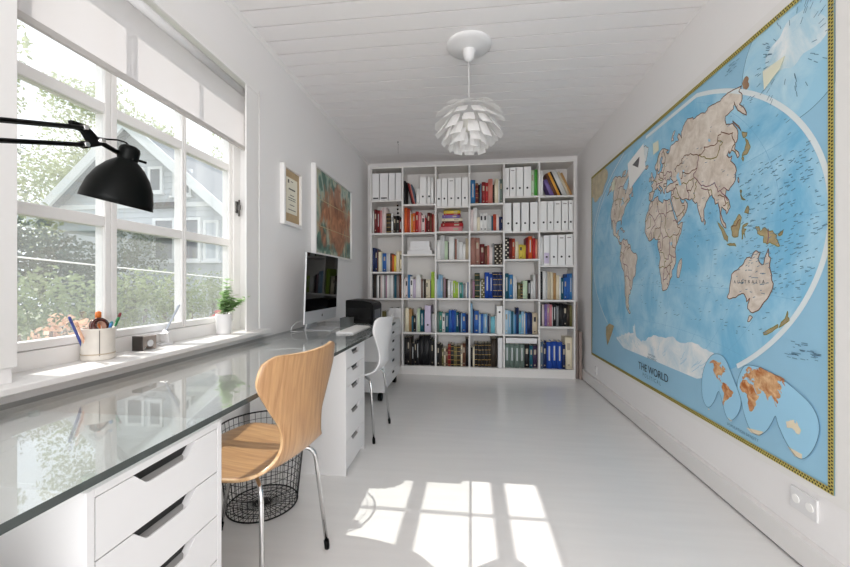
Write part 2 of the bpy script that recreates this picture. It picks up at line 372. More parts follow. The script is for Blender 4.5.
def put_row(cn, rn, k, items, shift=0):
    """items 'code w h sty' in crop pixels; k crop pixels per photo pixel"""
    xa, xb, zf, zt = cell(cn, rn); mpp = 4.42/378/k
    its = [i.split() for i in items.split(',')]
    tot = sum(float(i[1]) for i in its)*mpp
    avail = xb-xa-.004; fac = min(1.32, avail/tot)
    x = xa+.002+shift
    n = 0
    for it in its:
        code = it[0]; wd = float(it[1])*mpp*fac
        if code == '_': x += wd; continue
        h = min(float(it[2])*mpp*1.0, zt-zf-.004); sty = it[3] if len(it) > 3 else ''
        lean = float(it[4]) if len(it) > 4 else 0
        n += 1
        pos = '%s from left, bookcase column %s, row %s' % (ORD[n], NUM[cn], NUM[rn])
        yy = SY+.035+random.uniform(0, .03)
        if code in ('W', 'L'):       # lever-arch binder
            yy = SY+.015; g = wd*.97
            bm = MB().box(0, .0025, 0, .27, 0, h).box(g-.0025, g, 0, .27, 0, h).box(0, g, 0, .0025, 0, h).box(.004, g-.004, .01, .262, .004, h-.006, 1)
            o = bm.build('binder', [mat('binder_white', 'ecebe9', .5) if code == 'W' else bmat('la'), M_page])
            o.location = (x, yy, zf+.0005)
            tag(o, ('white' if code == 'W' else 'lilac')+' binder with dark finger hole, '+pos, 'binder', 'binders in the bookcase')
            Tm = Matrix.Rotation(R(90), 4, 'X')
            zh = h*(.28 if sty != 'T' else .78)
            MB().lathe([(.0115, -.0008), (.0115, .0014)], 16, (g/2, 0, zh), Tm).build('finger_hole', M_dark, o)
            if sty == 'l': MB().box(g*.12, g*.88, -.0007, .0002, h*.06, h*.42).build('lower_label', bmat('la'), o)
            if sty == 't':
                MB().box(g*.25, g*.75, -.0007, .0002, h*.88, h*.91).build('title_strip', mat('strip_grey', '8d8b88', .6), o)
        elif code == 'F':            # magazine file
            yy = SY+.012; g = wd*.97
            bm = MB().box(0, .003, 0, .26, 0, h).box(g-.003, g, 0, .26, 0, h).box(0, g, 0, .003, 0, h).box(0, g, 0, .26, 0, .003).box(0, g, .257, .26, 0, h).box(.004, g-.004, .01, .25, .004, h-.02, 1)
            o = bm.build('magazine_file', [M_white, M_page]); o.location = (x, yy, zf+.0005)
            tag(o, 'white magazine file'+(' with dark label slot' if sty == 's' else '')+', '+pos, 'magazine file', 'magazine files in the bookcase')
            if sty == 's': MB().box(g*.16, g*.86, -.0008, .001, h*.055, h*.1).build('label_slot', M_dark, o)
        else:
            dp = random.uniform(.15, .21); g = wd*random.uniform(.95, .985)
            o = book_mesh(g, h*random.uniform(.985, 1), dp, code, sty).build('book', sty_mats(code, sty))
            o.location = (x, yy, zf+.0005)
            if lean:
                o.rotation_euler = (0, R(lean), 0)
                if lean > 0: o.location.z += math.sin(R(lean))*g
            size = 'thin ' if g < .016 else ('thick ' if g > .045 else '')
            tag(o, size+BC[code][1]+' book'+STY[sty]+(' leaning' if lean else '')+', '+pos, 'book', 'books in the bookcase')
        x += wd
def put_stack(cn, rn, k, items, x0, kind='book'):
    xa, xb, zf, zt = cell(cn, rn); mpp = 4.42/378/k; z = zf+.0005
    n = len(items.split(','))
    for i, it in enumerate(items.split(',')):
        p = it.split(); L = float(p[1])*mpp; h = float(p[2])*mpp; off = float(p[3])*mpp
        if p[0] == 'X':
            o = MB().box(0, L, 0, .2, 0, h*.96).build('storage_box', M_white, bevel=.003)
            MB().box(-.001, L+.001, -.001, .201, h*.6, h*.97).build('lid', M_white, o)
            nm = ('%s from bottom' % ORD[i+1]) if n > 1 else 'lying above the dark volumes'
            tag(o, 'flat white box, %s, bookcase column %s, row %s' % (nm, NUM[cn], NUM[rn]), 'box', 'white boxes in the bookcase')
            o.location = (xa+x0*mpp+off, SY+.05, z)
        else:
            o = book_mesh(h*.97, L, .16, p[0], 't').build('book', sty_mats(p[0], 't'))
            o.rotation_euler = (0, R(90), 0)      # lying: local x -> -z, local z -> x
            o.location = (xa+x0*mpp+off, SY+.05, z+h*.97)
            tag(o, '%s book lying flat, %s from bottom of stack, bookcase column %s, row %s' % (BC[p[0]][1], ORD[i+1], NUM[cn], NUM[rn]), 'book', 'books in the bookcase')
        z += h
a = 7.875; c7 = 7.0875; e = 6.3
put_row(1, 1, a, 'F 57 215 s,F 68 215 s,F 52 215,F 48 215')
put_row(1, 2, a, 'wh 12 185,mr 22 195 t,dr 20 190 r,pk 14 188,pw 36 214,dk 38 160 b,wh 14 160 d,dk 22 140 t,bk 24 142 t,mr 22 110 r')
put_row(1, 3, a, 'nv 18 195,nv 18 192 t,br 12 175,cr 26 162,lb 6 150,bl 30 150 t,gw 16 152,wh 14 150,br 18 150 d,or 15 138,ye 18 128,cr 24 165,cr 22 168 d')
put_row(1, 4, a, 'bk 12 190,dk 12 185,gy 8 180,wh 12 188,bk 8 180,pw 14 188,wh 16 185,gy 10 185,mv 10 182,wh 14 186,gw 12 184,wh 16 188,gy 8 180,te 18 188,gp 18 185,br 20 188')
put_row(1, 5, 4.725, '_ 36 0,wh 8 92,ol 20 98,gw 12 100,F 30 115,F 30 115')
put_row(2, 2, a, 'or 26 205,rr 22 196,pw 6 180,oy 16 155,or 20 160 t,rd 26 172 t,pk 22 165,pw 30 145 d,rd 10 120,bk 8 110,mr 22 162 t,br 14 158,dr 16 150,pe 10 140')
put_stack(2, 3, a, 'X 200 32 0,X 172 26 14,X 155 48 24', 25)
put_row(2, 4, a, 'wh 8 150,pw 26 165 d,sb 22 188,wh 26 172 d,la 24 150,wh 44 190,wh 6 160,br 14 150,gw 8 140,dk 20 152,cr 20 148 d,cr 20 150,dk 8 140,lm 34 208')
put_row(2, 5, e, '_ 6 0,cr 26 152,tn 20 146,te 10 100,bk 20 104 t,gw 8 130,pg 18 150,te 28 140 r,dt 6 130,L 44 170,gy 6 120,gw 18 118')
put_row(2, 6, e, 'bk 20 175,bk 16 178 t,dk 12 180,bk 18 140 r,bk 14 160 t,bk 16 165 r,bk 30 188,bk 36 190,bk 12 170,bk 14 160 t,bk 10 165')
put_row(3, 1, a, 'W 36 217,W 52 219,W 58 222 t,W 52 222,W 54 224')
put_stack(3, 2, a, 'pk 182 40 0,rd 176 28 12,mr 160 16 22,cr 164 22 18,pu 138 26 22,rd 130 12 36,ye 132 24 34', 20)
put_row(3, 3, a, 'wh 30 158,gw 34 195,pg 28 150,bk 8 140,wh 46 180,dk 6 170,pb 14 165,gw 18 160,wh 32 140,wh 22 122,be 14 170,be 10 165')
put_row(3, 4, a, 'pbl 12 150,lb 16 188,lb 18 182 r,gp 16 162,mv 6 150,dk 20 152,wh 22 140,dg 4 130,wh 16 138,lm 22 138 r,lm 20 128 t,wh 8 120,tg 26 126 r,aq 6 110,gy 20 118,wh 14 120,bl 8 125')
put_row(3, 5, e, 'gg 16 130,tg 20 130 t,wh 22 120 d,te 24 126 r,bl 22 140,rb 16 142,bl 12 138,te 20 130 r,nv 14 125,lb 8 120,bl 26 122 t,nv 18 118')
put_row(3, 6, e, 'bk 18 140 t,dk 14 130,ol 12 110 t,cr 12 112 d,br 14 110 t,dr 18 140 b,bk 20 135 b,ol 20 128 b,dk 24 130 b,cr 10 130 d,br 20 145 t,bk 18 175')
put_row(4, 1, a, 'sb 42 195 r,mr 24 165 b,bk 14 155,bg 14 160,dr 34 172 t,rd 22 168 t,sl 38 196,dk 16 150,cr 30 196,wh 10 180,gg 26 192 t')
put_row(4, 2, a, 'pw 22 172,wh 30 190,cr 20 110,wh 26 145 d,wh 30 148 d,gw 12 130,gw 22 125 r,te 12 120,rr 24 132,pw 20 130,nv 14 110,nv 14 112 t')
put_row(4, 3, a, 'pb 36 215,pb 38 216 t,mr 38 168 t,br 18 150,sl 18 155,pw 24 140,gy 14 170,dk 34 165 c,dk 30 163 c')
put_row(4, 4, a, 'gp 18 150,mv 16 140,dg 42 200 b,gw 8 130,ol 30 155 c,rb 38 205 r,rb 24 192 r,nv 40 205 b,nv 38 206 b')
put_row(4, 5, e, 'lb 14 188,nv 10 150,bl 30 142 t,pbl 12 120,bl 16 122,lb 28 122 r,nv 10 110,gy 10 118,aq 28 105,gw 8 110,W 40 172 T')
put_row(4, 6, e, 'bk 14 120,cr 10 125,bk 20 148 b,bk 20 147 b,bk 20 148 b,bk 20 147 b,dk 18 148 b,dk 34 180,_ 3 0,F 30 186')
put_row(5, 1, c7, 'W 32 198,W 46 200 t,W 52 201,W 54 203,pg 24 186 t,gn 22 188')
put_row(5, 2, c7, 'W 44 196,_ 8 0,W 50 197,_ 4 0,W 52 197,_ 5 0,W 52 198')
put_row(5, 3, c7, 'bk 32 152 c,mr 18 148,rr 22 146 t,cr 24 125,ye 26 102 d,ye 22 100,dr 16 152,or 28 160 r,rd 20 145,pe 14 140')
put_row(5, 4, c7, 'te 28 180 r,sb 28 172 t,wh 12 160,gw 12 158,_ 6 0,ol 18 115 t,dk 16 105 b,pg 30 128,bk 20 132 r,wh 14 125,gw 18 168,gp 14 172')
put_row(5, 5, e, 'pbl 22 150 t,lb 20 145 r,te 16 140,lb 8 130,sb 12 120,nv 18 162,aq 14 120 t,lb 20 140 r,cr 8 125,bl 12 130,nv 26 135,nv 8 130,be 34 130 d')
put_row(5, 6, e, 'gg 30 148 r,gg 30 148 r,gg 30 147 r,gg 30 148 r,bk 30 146 t,te 20 140 t,dp 28 138 t')
put_row(6, 2, c7, 'W 50 201,W 48 200,W 54 202 t,W 50 203 t,W 32 203 t')
put_row(6, 3, c7, 'wh 22 200,W 46 204 l,W 54 206,W 52 208 t,W 52 210 t')
put_row(6, 4, c7, 'bk 22 195,wh 30 198,gw 6 190,be 28 195,cr 18 190,tn 20 185,cr 24 170,wh 12 160,te 22 148 r,bl 22 152 t,bl 22 178,sb 20 182 r')
put_row(6, 5, e, 'bk 14 130,pw 18 132,pu 16 136,mv 18 138 t,pk 16 134,wh 8 120,bk 22 140 r,gy 14 125,bk 32 138,bk 26 135 t,dk 18 130,ol 16 128')
put_row(6, 6, e, 'bg 22 165 t,nv 22 150 t,rb 34 164 r,rb 34 166 r,rb 32 165 r,nv 20 150 t,cr 44 192 t')
# leaning ones
def lean_row(cn, rn, k, items, start):
    xa, xb, zf, zt = cell(cn, rn); mpp = 4.42/378/k; n = start[1]; x = xa+start[0]*mpp
    for it in items.split(','):
        p = it.split(); g = float(p[1])*mpp; h = float(p[2])*mpp; ang = R(float(p[3])); n += 1
        o = book_mesh(g, h, random.uniform(.15, .2), p[0], p[4] if len(p) > 4 else '').build('book', sty_mats(p[0], p[4] if len(p) > 4 else ''))
        o.rotation_euler = (0, -ang, 0)              # top leans to the left; rests on its left lower corner
        o.location = (x, SY+.04+random.uniform(0, .02), zf+.0005)
        tag(o, '%s%s book leaning to the left, %s from left, bookcase column %s, row %s' % ('thin ' if g < .016 else '', BC[p[0]][1], ORD[n], NUM[cn], NUM[rn]), 'book', 'books in the bookcase')
        x += g/math.cos(ang)+.0015
def right_side(cn, rn, k, items, x_from, n0):
    xa, xb, zf, zt = cell(cn, rn); mpp = 4.42/378/k; put = []
    x = xa+x_from*mpp; n = n0
    for it in items.split(','):
        p = it.split(); g = float(p[1])*mpp; h = float(p[2])*mpp; n += 1
        pos = '%s from left, bookcase column %s, row %s' % (ORD[n], NUM[cn], NUM[rn])
        if p[0] == 'W':
            o = MB().box(0, .0025, 0, .27, 0, h).box(g-.0025, g, 0, .27, 0, h).box(0, g, 0, .0025, 0, h).box(.004, g-.004, .01, .262, .004, h-.006, 1).build('binder', [mat('binder_white', 'ecebe9', .5), M_page])
            tag(o, 'white binder with dark finger hole, '+pos, 'binder', 'binders in the bookcase')
            MB().lathe([(.0115, -.0008), (.0115, .0014)], 16, (g/2, 0, h*.28), Matrix.Rotation(R(90), 4, 'X')).build('finger_hole', M_dark, o)
        else:
            o = book_mesh(g, h, .2, p[0], '').build('book', sty_mats(p[0], ''))
            tag(o, ('thin ' if g < .016 else '')+BC[p[0]][1]+' book, '+pos, 'book', 'books in the bookcase')
        o.location = (x, SY+.02, zf+.0005); x += g+.0012
right_side(2, 1, a, 'bk 12 188', 3, 0)
lean_row(2, 1, a, 'bk 9 186 14,dr 10 180 14,sl 8 172 14,bg 11 168 14', (62, 1))
right_side(2, 1, a, 'wh 24 125,W 54 212,wh 10 205,W 22 212,wh 24 211', 103, 5)
right_side(6, 1, c7, 'wh 18 172', 2, 0)
lean_row(6, 1, c7, 'pu 26 122 24,br 18 168 24,oy 18 178 24,bk 10 186 24,gw 30 188 24,be 14 180 24,tn 16 172 24', (75, 1))
put_stack(5, 6, e, 'X 188 34 0', 8)
bx = [o for o in COL.objects if o.name.startswith('storage_box')][-1]; bx.location.z += 150*4.42/378/6.3+.001
# string of black beads
xa, xb, zf, zt = cell(1, 2)
zt -= .003
t = thing('bead_string', (xb-.05, SY+.012, zt), 'string of black beads hanging in the second row of column one', 'beads')
local(t, MB().tube([(xb-.05, SY+.012, zt), (xb-.048, SY+.012, zt-.2)], .0012, 6), 'cord', M_blackp)
for q, (dx, dz, r) in enumerate(((0, .045, .013), (.008, .09, .012), (.014, .135, .014), (.004, .18, .010), (.012, .205, .012))):
    T = Matrix.Translation((xb-.05+dx*.3, SY+.012, zt-dz))
    prof = [(r*math.sin(math.pi*i/8)+.0001, -r*math.cos(math.pi*i/8)) for i in range(9)]
    local(t, MB().lathe(prof, 12, T=T), 'bead', M_blackp)
# leaning boards right of the bookcase
Mtaupe = mat('taupe_board', '8f8078', .8)
for (x, zt, wd, tilt, nm) in ((1.172, .86, .020, .2, 'tall thin taupe board leaning in the corner beside the bookcase'), (1.198, .53, .030, .2, 'shorter taupe folded board leaning beside the bookcase')):
    o = MB().box(0, wd, 0, .24, 0, zt).build('leaning_board', Mtaupe, bevel=.004); o.location = (x, SY+.01 if zt > .6 else SY-.02, .001)
    o.rotation_euler = (0, R(-tilt), 0)
    tag(o, nm, 'board', 'boards beside the bookcase')
# ------------------------------------------------------------------ things on the desk and sill
def add(parent, mb, name, m, bevel=0):
    return local(parent, mb, name, m, bevel)
# computer
im = thing('desktop_computer', (-1.12, 2.69, .729), 'silver all-in-one computer with black screen on the glass desk', 'computer')
T = Matrix.Translation((-1.085, 2.69, 1.035)) @ Matrix.Rotation(R(2), 4, 'Y')
b = MB()
W2, H2 = .295, .243
b.box(-.012, 0, -W2, W2, -H2, H2, 0, T)
# bulging rear shell
n = 8
vs = []
for i, (q, dx) in enumerate(((1, -.012), (.93, -.018), (.6, -.034), (.2, -.042))):
    vs += [T @ Vector((dx, sy*W2*q, sz*H2*q)) for sy, sz in ((-1, -1), (1, -1), (1, 1), (-1, 1))]
fs = [(i*4+k, i*4+(k+1) % 4, i*4+4+(k+1) % 4, i*4+4+k) for i in range(3) for k in range(4)]+[(12, 13, 14, 15)]
b.add(vs, fs)
add(im, b, 'case', M_alu, .002)
add(im, MB().box(0, .0015, -W2+.002, W2-.002, -H2+.085, H2-.002, 0, T), 'screen', M_screen)
# logo on the chin: rounded fruit body with bite and leaf
pts = []
for i in range(28):
    a_ = 2*math.pi*i/28; r_ = .0105*(1+.06*math.cos(2*a_)-.10*math.exp(-((a_-math.pi/2)/.35)**2)-.05*math.exp(-((a_-3*math.pi/2)/.3)**2))
    y_ = r_*math.cos(a_); z_ = r_*math.sin(a_)*1.02
    d_ = math.hypot(y_-.0135, z_-.001)
    if d_ < .006: y_ = .0135-math.sqrt(max(0, .006**2-(z_-.001)**2))
    pts.append((y_, z_))
b = MB(); cz = -H2+.042
b.add([T @ Vector((.0012, y_, cz+z_)) for y_, z_ in pts], [list(range(len(pts)))])
b.add([T @ Vector((.0012, y_, cz+z_)) for y_, z_ in ((0, .0105), (.001, .0145), (.0045, .0165), (.0035, .0125))], [(0, 1, 2, 3)])
add(im, b, 'logo', M_blackp)
b = MB(); pr = [(-1.175, .7345), (-1.178, .742), (-1.160, .80), (-1.128, .90), (-1.118, .93)]
for y_ in (0,):
    outer = [(-1.19, .7295), (-1.182, .755), (-1.150, .86), (-1.128, .96), (-1.120, .96), (-1.141, .86), (-1.172, .755), (-1.172, .7365), (-.985, .7345), (-.985, .7295)]
    b.prism([(x_, z_) for x_, z_ in outer], 'y', 2.69-.095, 2.69+.095)
add(im, b, 'stand', M_alu, .002)
b = MB().tube([(-1.19, 2.60, .80), (-1.225, 2.545, .79), (-1.235, 2.50, .76), (-1.225, 2.47, .736), (-1.20, 2.50, .733), (-1.16, 2.54, .7325)], .003, 8)
add(im, b, 'power_cord', M_white)
# keyboard, papers
kb = MB().prism([(-.06, 0), (.06, 0), (.06, .005), (-.06, .013)], 'y', -.215, .215).build('keyboard_body', M_white)
kt = thing('keyboard', (-.835, 2.66, .7293), 'slim white keyboard lying on the glass desk before the computer', 'keyboard'); kb.parent = kt; kb.name = 'body'
b = MB()
for r_ in range(5):
    for k in range(13): b.box(-.05+r_*.021, -.05+r_*.021+.016, -.205+k*.0318, -.205+k*.0318+.027, .010-.0012*r_, .0155-.0013*r_)
kk = b.build('keys', M_paper); kk.parent = kt
ac = MB().box(-.04, .04, -.05, .05, 0, .004).box(-.04, -.036, -.05, .05, .004, .07).box(.036, .04, -.05, .05, .004, .07).box(-.036, .036, -.05, -.046, .004, .07).box(-.036, .036, .046, .05, .004, .07).build('desk_tray', glassmat('clear_acrylic', 'e8eaea', 1.45, dust=.3))
ac.location = (-.965, 2.88, .7293); tag(ac, 'small clear plastic tray in front of the black printer', 'tray')
# printer
pt = thing('printer', (-.905, 3.14, .7293), 'black printer on the far end of the glass desk', 'printer')
b = MB().prism([(-.105, .012), (.115, .012), (.12, .02), (.12, .155), (.105, .18), (.03, .198), (-.105, .203), (-.11, .195), (-.11, .02)], 'y', -.15, .15)
o = b.build('body', M_blackp, bevel=.006); o.parent = pt
o = MB().box(-.095, .10, -.1515, -.149, .05, .14).build('front_panel', mat('printer_panel', '0b0b0b', .2, spec=.15)); o.parent = pt
o = MB().box(-.10, .09, -.165, -.15, .015, .025).build('paper_tray', M_blackp, bevel=.002); o.parent = pt
o = MB().box(.01, .10, -.12, .12, .186, .191).build('output_slot', mat('printer_grey', '55565a', .35)); o.parent = pt; o.rotation_euler = (0, R(12), 0); o.location = (-.03, 0, .012)
o = MB().box(.1195, .1225, -.1, .1, .05, .12).build('side_grip', mat('printer_grey', '55565a', .35)); o.parent = pt
for sx in (-.09, .1):
    for sy in (-.12, .12):
        f_ = MB().lathe([(.012, 0), (.012, .014)], 10, (sx, sy, 0)).build('foot', M_blackp); f_.parent = pt
# pencil cup
SZ = .7855
pc = thing('pencil_cup', (-1.384, 1.259, SZ), 'pale round pencil cup with a seam on the window sill', 'pencil cup')
Mcup = mat('cup_ceramic', 'd9d3ca', .5, var=.06, vscale=30)
o = MB().lathe([(.049, 0), (.0515, .003), (.051, .014), (.0497, .016), (.0497, .11), (.0513, .113), (.0513, .116), (.047, .116), (.047, .01), (0.001, .008)], 32, caps=False).build('body', Mcup); o.parent = pc
o = MB().prism([(-.0015, .016), (.0015, .016), (.0015, .11), (-.0015, .11)], 'x', .0, .0504).build('seam', mat('seam_dark', '6d6963', .7)); o.parent = pc; o.rotation_euler = (0, 0, R(-38))
o = MB().lathe([(.0508, .020), (.0515, .022), (.0508, .024)], 32, caps=False).build('rim_band', mat('band_tan', 'b7a68f', .6)); o.parent = pc
pens = [('pen', '3f4f9a', 'blue pen leaning left in the pencil cup', -.030, -.028, -.020, -.060, .165, .0042), ('pencil', 'e7b79b', 'peach pencil leaning left in the pencil cup', -.014, -.028, .0, -.056, .148, .0042),
        ('marker', 'e0792f', 'fat orange marker standing at the back of the pencil cup', -.030, .02, -.034, .022, .175, .009), ('pen', '1d7f8a', 'teal pen in the front of the pencil cup', .02, .008, .03, .018, .138, .005),
        ('pen', '2f7d4d', 'green pen leaning right in the pencil cup', .0, .02, .012, .05, .150, .0048), ('pen', '7a3038', 'maroon pen leaning furthest right in the pencil cup', -.012, .03, -.004, .066, .165, .0045),
        ('pencil', '4a86c8', 'light blue pencil behind the teal pen in the cup', .024, .0, .044, .006, .132, .0038)]
for nm, colr, lab, xa_, ya_, xb_, yb_, zt_, r_ in pens:
    A = Vector((-1.384+xa_*.8, 1.259+ya_*.8, SZ+.012)); B = Vector((-1.384+xb_, 1.259+yb_*1.45, SZ+zt_)); Dv = (B-A)
    ca = Dv.normalized()
    m_ = mat('pen_'+colr, colr, .35)
    o = thing(nm, A, lab, nm, 'pens and pencils in the cup')
    h_ = MB().tube([A, A+Dv*.86], r_, 10); add(o, h_, 'barrel', m_)
    t_ = MB().tube([A+Dv*.86, B-ca*.004, B], [r_*1.12, r_*1.05, r_*.5], 10); add(o, t_, 'cap', m_)
sg = thing('tape_roll', (-1.369, 1.251, SZ+.122), 'round dark brown roll sticking out of the pencil cup', 'tape')
T = Matrix.Translation((-1.369, 1.251, SZ+.122)) @ Matrix.Rotation(R(70), 4, 'Y')
add(sg, MB().lathe([(.018, -.009), (.032, -.009), (.032, .009), (.018, .009), (.018, -.009)], 28, T=T, caps=False), 'roll', mat('brown_tape', '4a1f17', .18))
add(sg, MB().lathe([(.015, -.009), (.018, -.009), (.018, .009), (.015, .009), (.015, -.009)], 24, T=T, caps=False), 'core', mat('tape_core', 'b98f7a', .6))
# smoky little box
tb = thing('tape_dispenser', (-1.377, 1.432, SZ), 'small smoky brown dispenser on the sill right of the pencil cup', 'dispenser')
Msm = mat('smoky_plastic', '8d837c', .2, spec=.7)
add(tb, MB().box(-1.400, -1.353, 1.395, 1.400, SZ, SZ+.062), 'end_plate', mat('dark_plate', '35302d', .3), .001)
add(tb, MB().prism([(1.400, SZ), (1.408, SZ), (1.412, SZ+.010), (1.430, SZ+.020), (1.455, SZ+.010), (1.46, SZ), (1.472, SZ), (1.472, SZ+.058), (1.400, SZ+.060)], 'x', -1.397, -1.356), 'body', Msm, .002)
add(tb, MB().tube([(-1.355, 1.436, SZ+.028), (-1.351, 1.436, SZ+.028)], .014, 16), 'wheel', M_alu)
tb.location.y += .022
# phone on a clip stand
ph = thing('phone_stand', (-1.405, 1.585, SZ), 'white clip stand on the window sill, holding the tilted phone', 'stand')
add(ph, MB().prism([(1.552, SZ), (1.622, SZ), (1.622, SZ+.008), (1.606, SZ+.012), (1.600, SZ+.05), (1.612, SZ+.062), (1.604, SZ+.068), (1.588, SZ+.052), (1.570, SZ+.056), (1.566, SZ+.05), (1.588, SZ+.044), (1.592, SZ+.012), (1.552, SZ+.008)], 'x', -1.425, -1.385), 'clip', M_white, .001)
hv = Vector((-.60, .80, 0)); ux = (Vector((0, 0, 1))*.90+Vector((.80, .60, 0))*.40).normalized(); T = Matrix.Translation((-1.405, 1.602, SZ+.066)) @ Matrix((hv, ux.cross(hv), ux)).transposed().to_4x4()
o = MB().box(-.034, .034, -.004, .004, 0, .125, 0, T).build('phone', mat('phone_back', 'aeb6c2', .25), bevel=.003)
tag(o, 'thin blue grey phone tilted in the stand against the window', 'phone')
o2 = MB().box(-.031, .031, -.0047, -.004, .008, .117, 0, T).build('display', mat('phone_screen', '7d8796', .1)); o2.parent = o
# plant
M_leaf = mat('plant_leaf', 'b9d3a2', .45, trans=.55, var=.25, vscale=60)
M_stem = mat('plant_stem', '6f7d4a', .6)
pl = thing('potted_plant', (-1.372, 1.968, SZ), 'small leafy green plant in a white pot on the window sill', 'plant')
o = MB().lathe([(.036, 0), (.039, .004), (.042, .108), (.0425, .112), (.0385, .112), (.037, .03), (.001, .028)], 32, caps=False).build('pot', M_white); o.parent = pl
o = MB().lathe([(.0375, .096), (.0377, .098), (.001, .1)], 20, caps=False).build('soil', mat('soil', '3b2f28', .95)); o.parent = pl
rs = random.Random(5)
def leafq(b, p, d, L, Wd, mi=0):
    d = Vector(d).normalized(); s_ = d.cross(Vector((0, 0, 1)))
    if s_.length < .1: s_ = Vector((1, 0, 0))
    s_.normalize(); up = s_.cross(d); p = Vector(p)
    v = [p, p+d*L*.3+s_*Wd*.42+up*L*.04, p+d*L*.65+s_*Wd*.42+up*L*.02, p+d*L-up*L*.12, p+d*L*.65-s_*Wd*.42+up*L*.02, p+d*L*.3-s_*Wd*.42+up*L*.04, p+d*L*.5-up*L*.02]
    b.add(v, [(0, 1, 6), (1, 2, 6), (2, 3, 6), (3, 4, 6), (4, 5, 6), (5, 0, 6)], mi, True)
sm, lf = MB(), MB()
stems = [(.065, .105, .125), (.05, .09, .10), (.0, .03, .21), (.03, -.005, .145), (-.02, .035, .13), (.035, .04, .10), (.0, -.03, .09), (.045, .01, .12), (.012, .012, .16), (.05, .05, .075), (.02, -.02, .11)]
for (dx, dy, hz) in stems:
    P = [Vector((dx*.12, dy*.12, .10))]; N = 8
    for i in range(1, N+1):
        t_ = i/N; P.append(Vector((dx*(.12+.88*t_**1.3), dy*(.12+.88*t_**1.3), .10+hz*(t_-.18*t_*t_*abs(dx+dy)*8))))
    sm.tube(P, [.0016*(1-.5*i/N) for i in range(N+1)], 6)
    for i in range(2, N+1):
        for q in range(5):
            a_ = rs.uniform(0, 6.28); leafq(lf, P[i], (math.cos(a_), math.sin(a_), rs.uniform(-.1, .7)), rs.uniform(.026, .038), rs.uniform(.026, .034))
o = sm.build('stems', M_stem); o.parent = pl
o = lf.build('foliage', M_leaf, fix=False); o.parent = pl

# ------------------------------------------------------------------ desk lamp on its spring arm
LX = -.90
lm = thing('desk_lamp', (LX, .30, .73), 'black desk lamp on a jointed arm, hanging in front of the window', 'lamp')
C = Vector((LX, .878, 1.335))
va, vb = Vector((-.72, .70, .16)).normalized(), Vector((.70, .72, -.19)).normalized()
vn = vb.cross(va); vn = vn if vn.z > 0 else -vn; vn.normalize(); vb2 = va.cross(vn)
T = Matrix.Translation((LX, .898, 1.394)) @ Matrix((vb2, va, vn)).transposed().to_4x4() @ Matrix.Diagonal((.80, .80, .86, 1))
outer = [(.026, .0), (.034, -.006), (.052, -.022), (.072, -.048), (.088, -.082), (.0965, -.118), (.099, -.138), (.0975, -.139)]
inner = [(.095, -.138), (.092, -.118), (.084, -.084), (.068, -.05), (.048, -.025), (.02, -.008)]
add(lm, MB().lathe(outer, 40, T=T, caps=False), 'shade', M_black)
add(lm, MB().lathe([(.0975, -.139)]+inner, 40, T=T, caps=False), 'reflector', M_white)
add(lm, MB().lathe([(.0265, -.004), (.029, .004), (.029, .030), (.026, .038), (.016, .044), (.001, .045)], 28, T=T, caps=False), 'socket_cap', M_black)
add(lm, MB().tube([T @ Vector((.028, 0, .008)), T @ Vector((.050, 0, .008))], .0035, 8), 'switch', M_blackp)
prof = [(.001, -.125), (.018, -.120), (.028, -.105), (.029, -.09), (.02, -.06), (.013, -.03), (.013, 0)]
add(lm, MB().lathe(prof, 20, T=T, caps=False), 'bulb', mat('opal_bulb', 'f3f1ea', .3))
# arms: parallelogram, runs towards the viewer's side, elbow, lower arm, clamp
h1, h2 = Vector((LX, .778, 1.430)), Vector((LX, .780, 1.391))
e1, e2 = Vector((LX, .30, 1.281)), Vector((LX, .302, 1.242))
k_ = Vector((LX, .818, 1.414))
for dx in (-.010, .010):
    add(lm, MB().tube([e1+Vector((dx, 0, 0)), h1+Vector((dx, 0, 0))], .0042, 10), 'upper_rod', M_blackp)
    add(lm, MB().tube([e2+Vector((dx, 0, 0)), h2+Vector((dx, 0, 0))], .0042, 10), 'lower_rod', M_blackp)
b = MB().prism([(.752, 1.437), (.785, 1.440), (.800, 1.432), (.826, 1.412), (.822, 1.403), (.786, 1.384), (.770, 1.386), (.776, 1.398), (.792, 1.404), (.780, 1.420), (.754, 1.427)], 'x', LX-.006, LX+.006)
add(lm, b, 'joint_plate', M_blackp, .002)
for p_ in (h1, h2, k_):
    add(lm, MB().tube([p_+Vector((-.016, 0, 0)), p_+Vector((.016, 0, 0))], .0055, 14), 'joint_screw', M_chrome)
add(lm, MB().tube([k_, Vector((LX, .842, 1.409)), T @ Vector((-.026, 0, .012))], .006, 10), 'neck', M_blackp)
add(lm, MB().tube([h1+Vector((.006, .03, -.012)), (LX+.006, .835, 1.424), (LX+.004, .865, 1.434), (LX, .893, 1.438), T @ Vector((-.005, 0, .042))], .0022, 8), 'cable', M_blackp)
bz = Vector((LX, .18, .729))
add(lm, MB().tube([e1, e1+Vector((0, -.03, -.02)), e2, bz+Vector((0, 0, .12))], .0055, 10), 'lower_arm', M_blackp)
add(lm, MB().lathe([(.014, .0), (.014, .12)], 16, bz), 'post', M_blackp)
add(lm, MB().lathe([(.075, .0), (.075, .012), (.06, .018)], 28, bz+Vector((0, 0, .0008))), 'base', M_blackp)

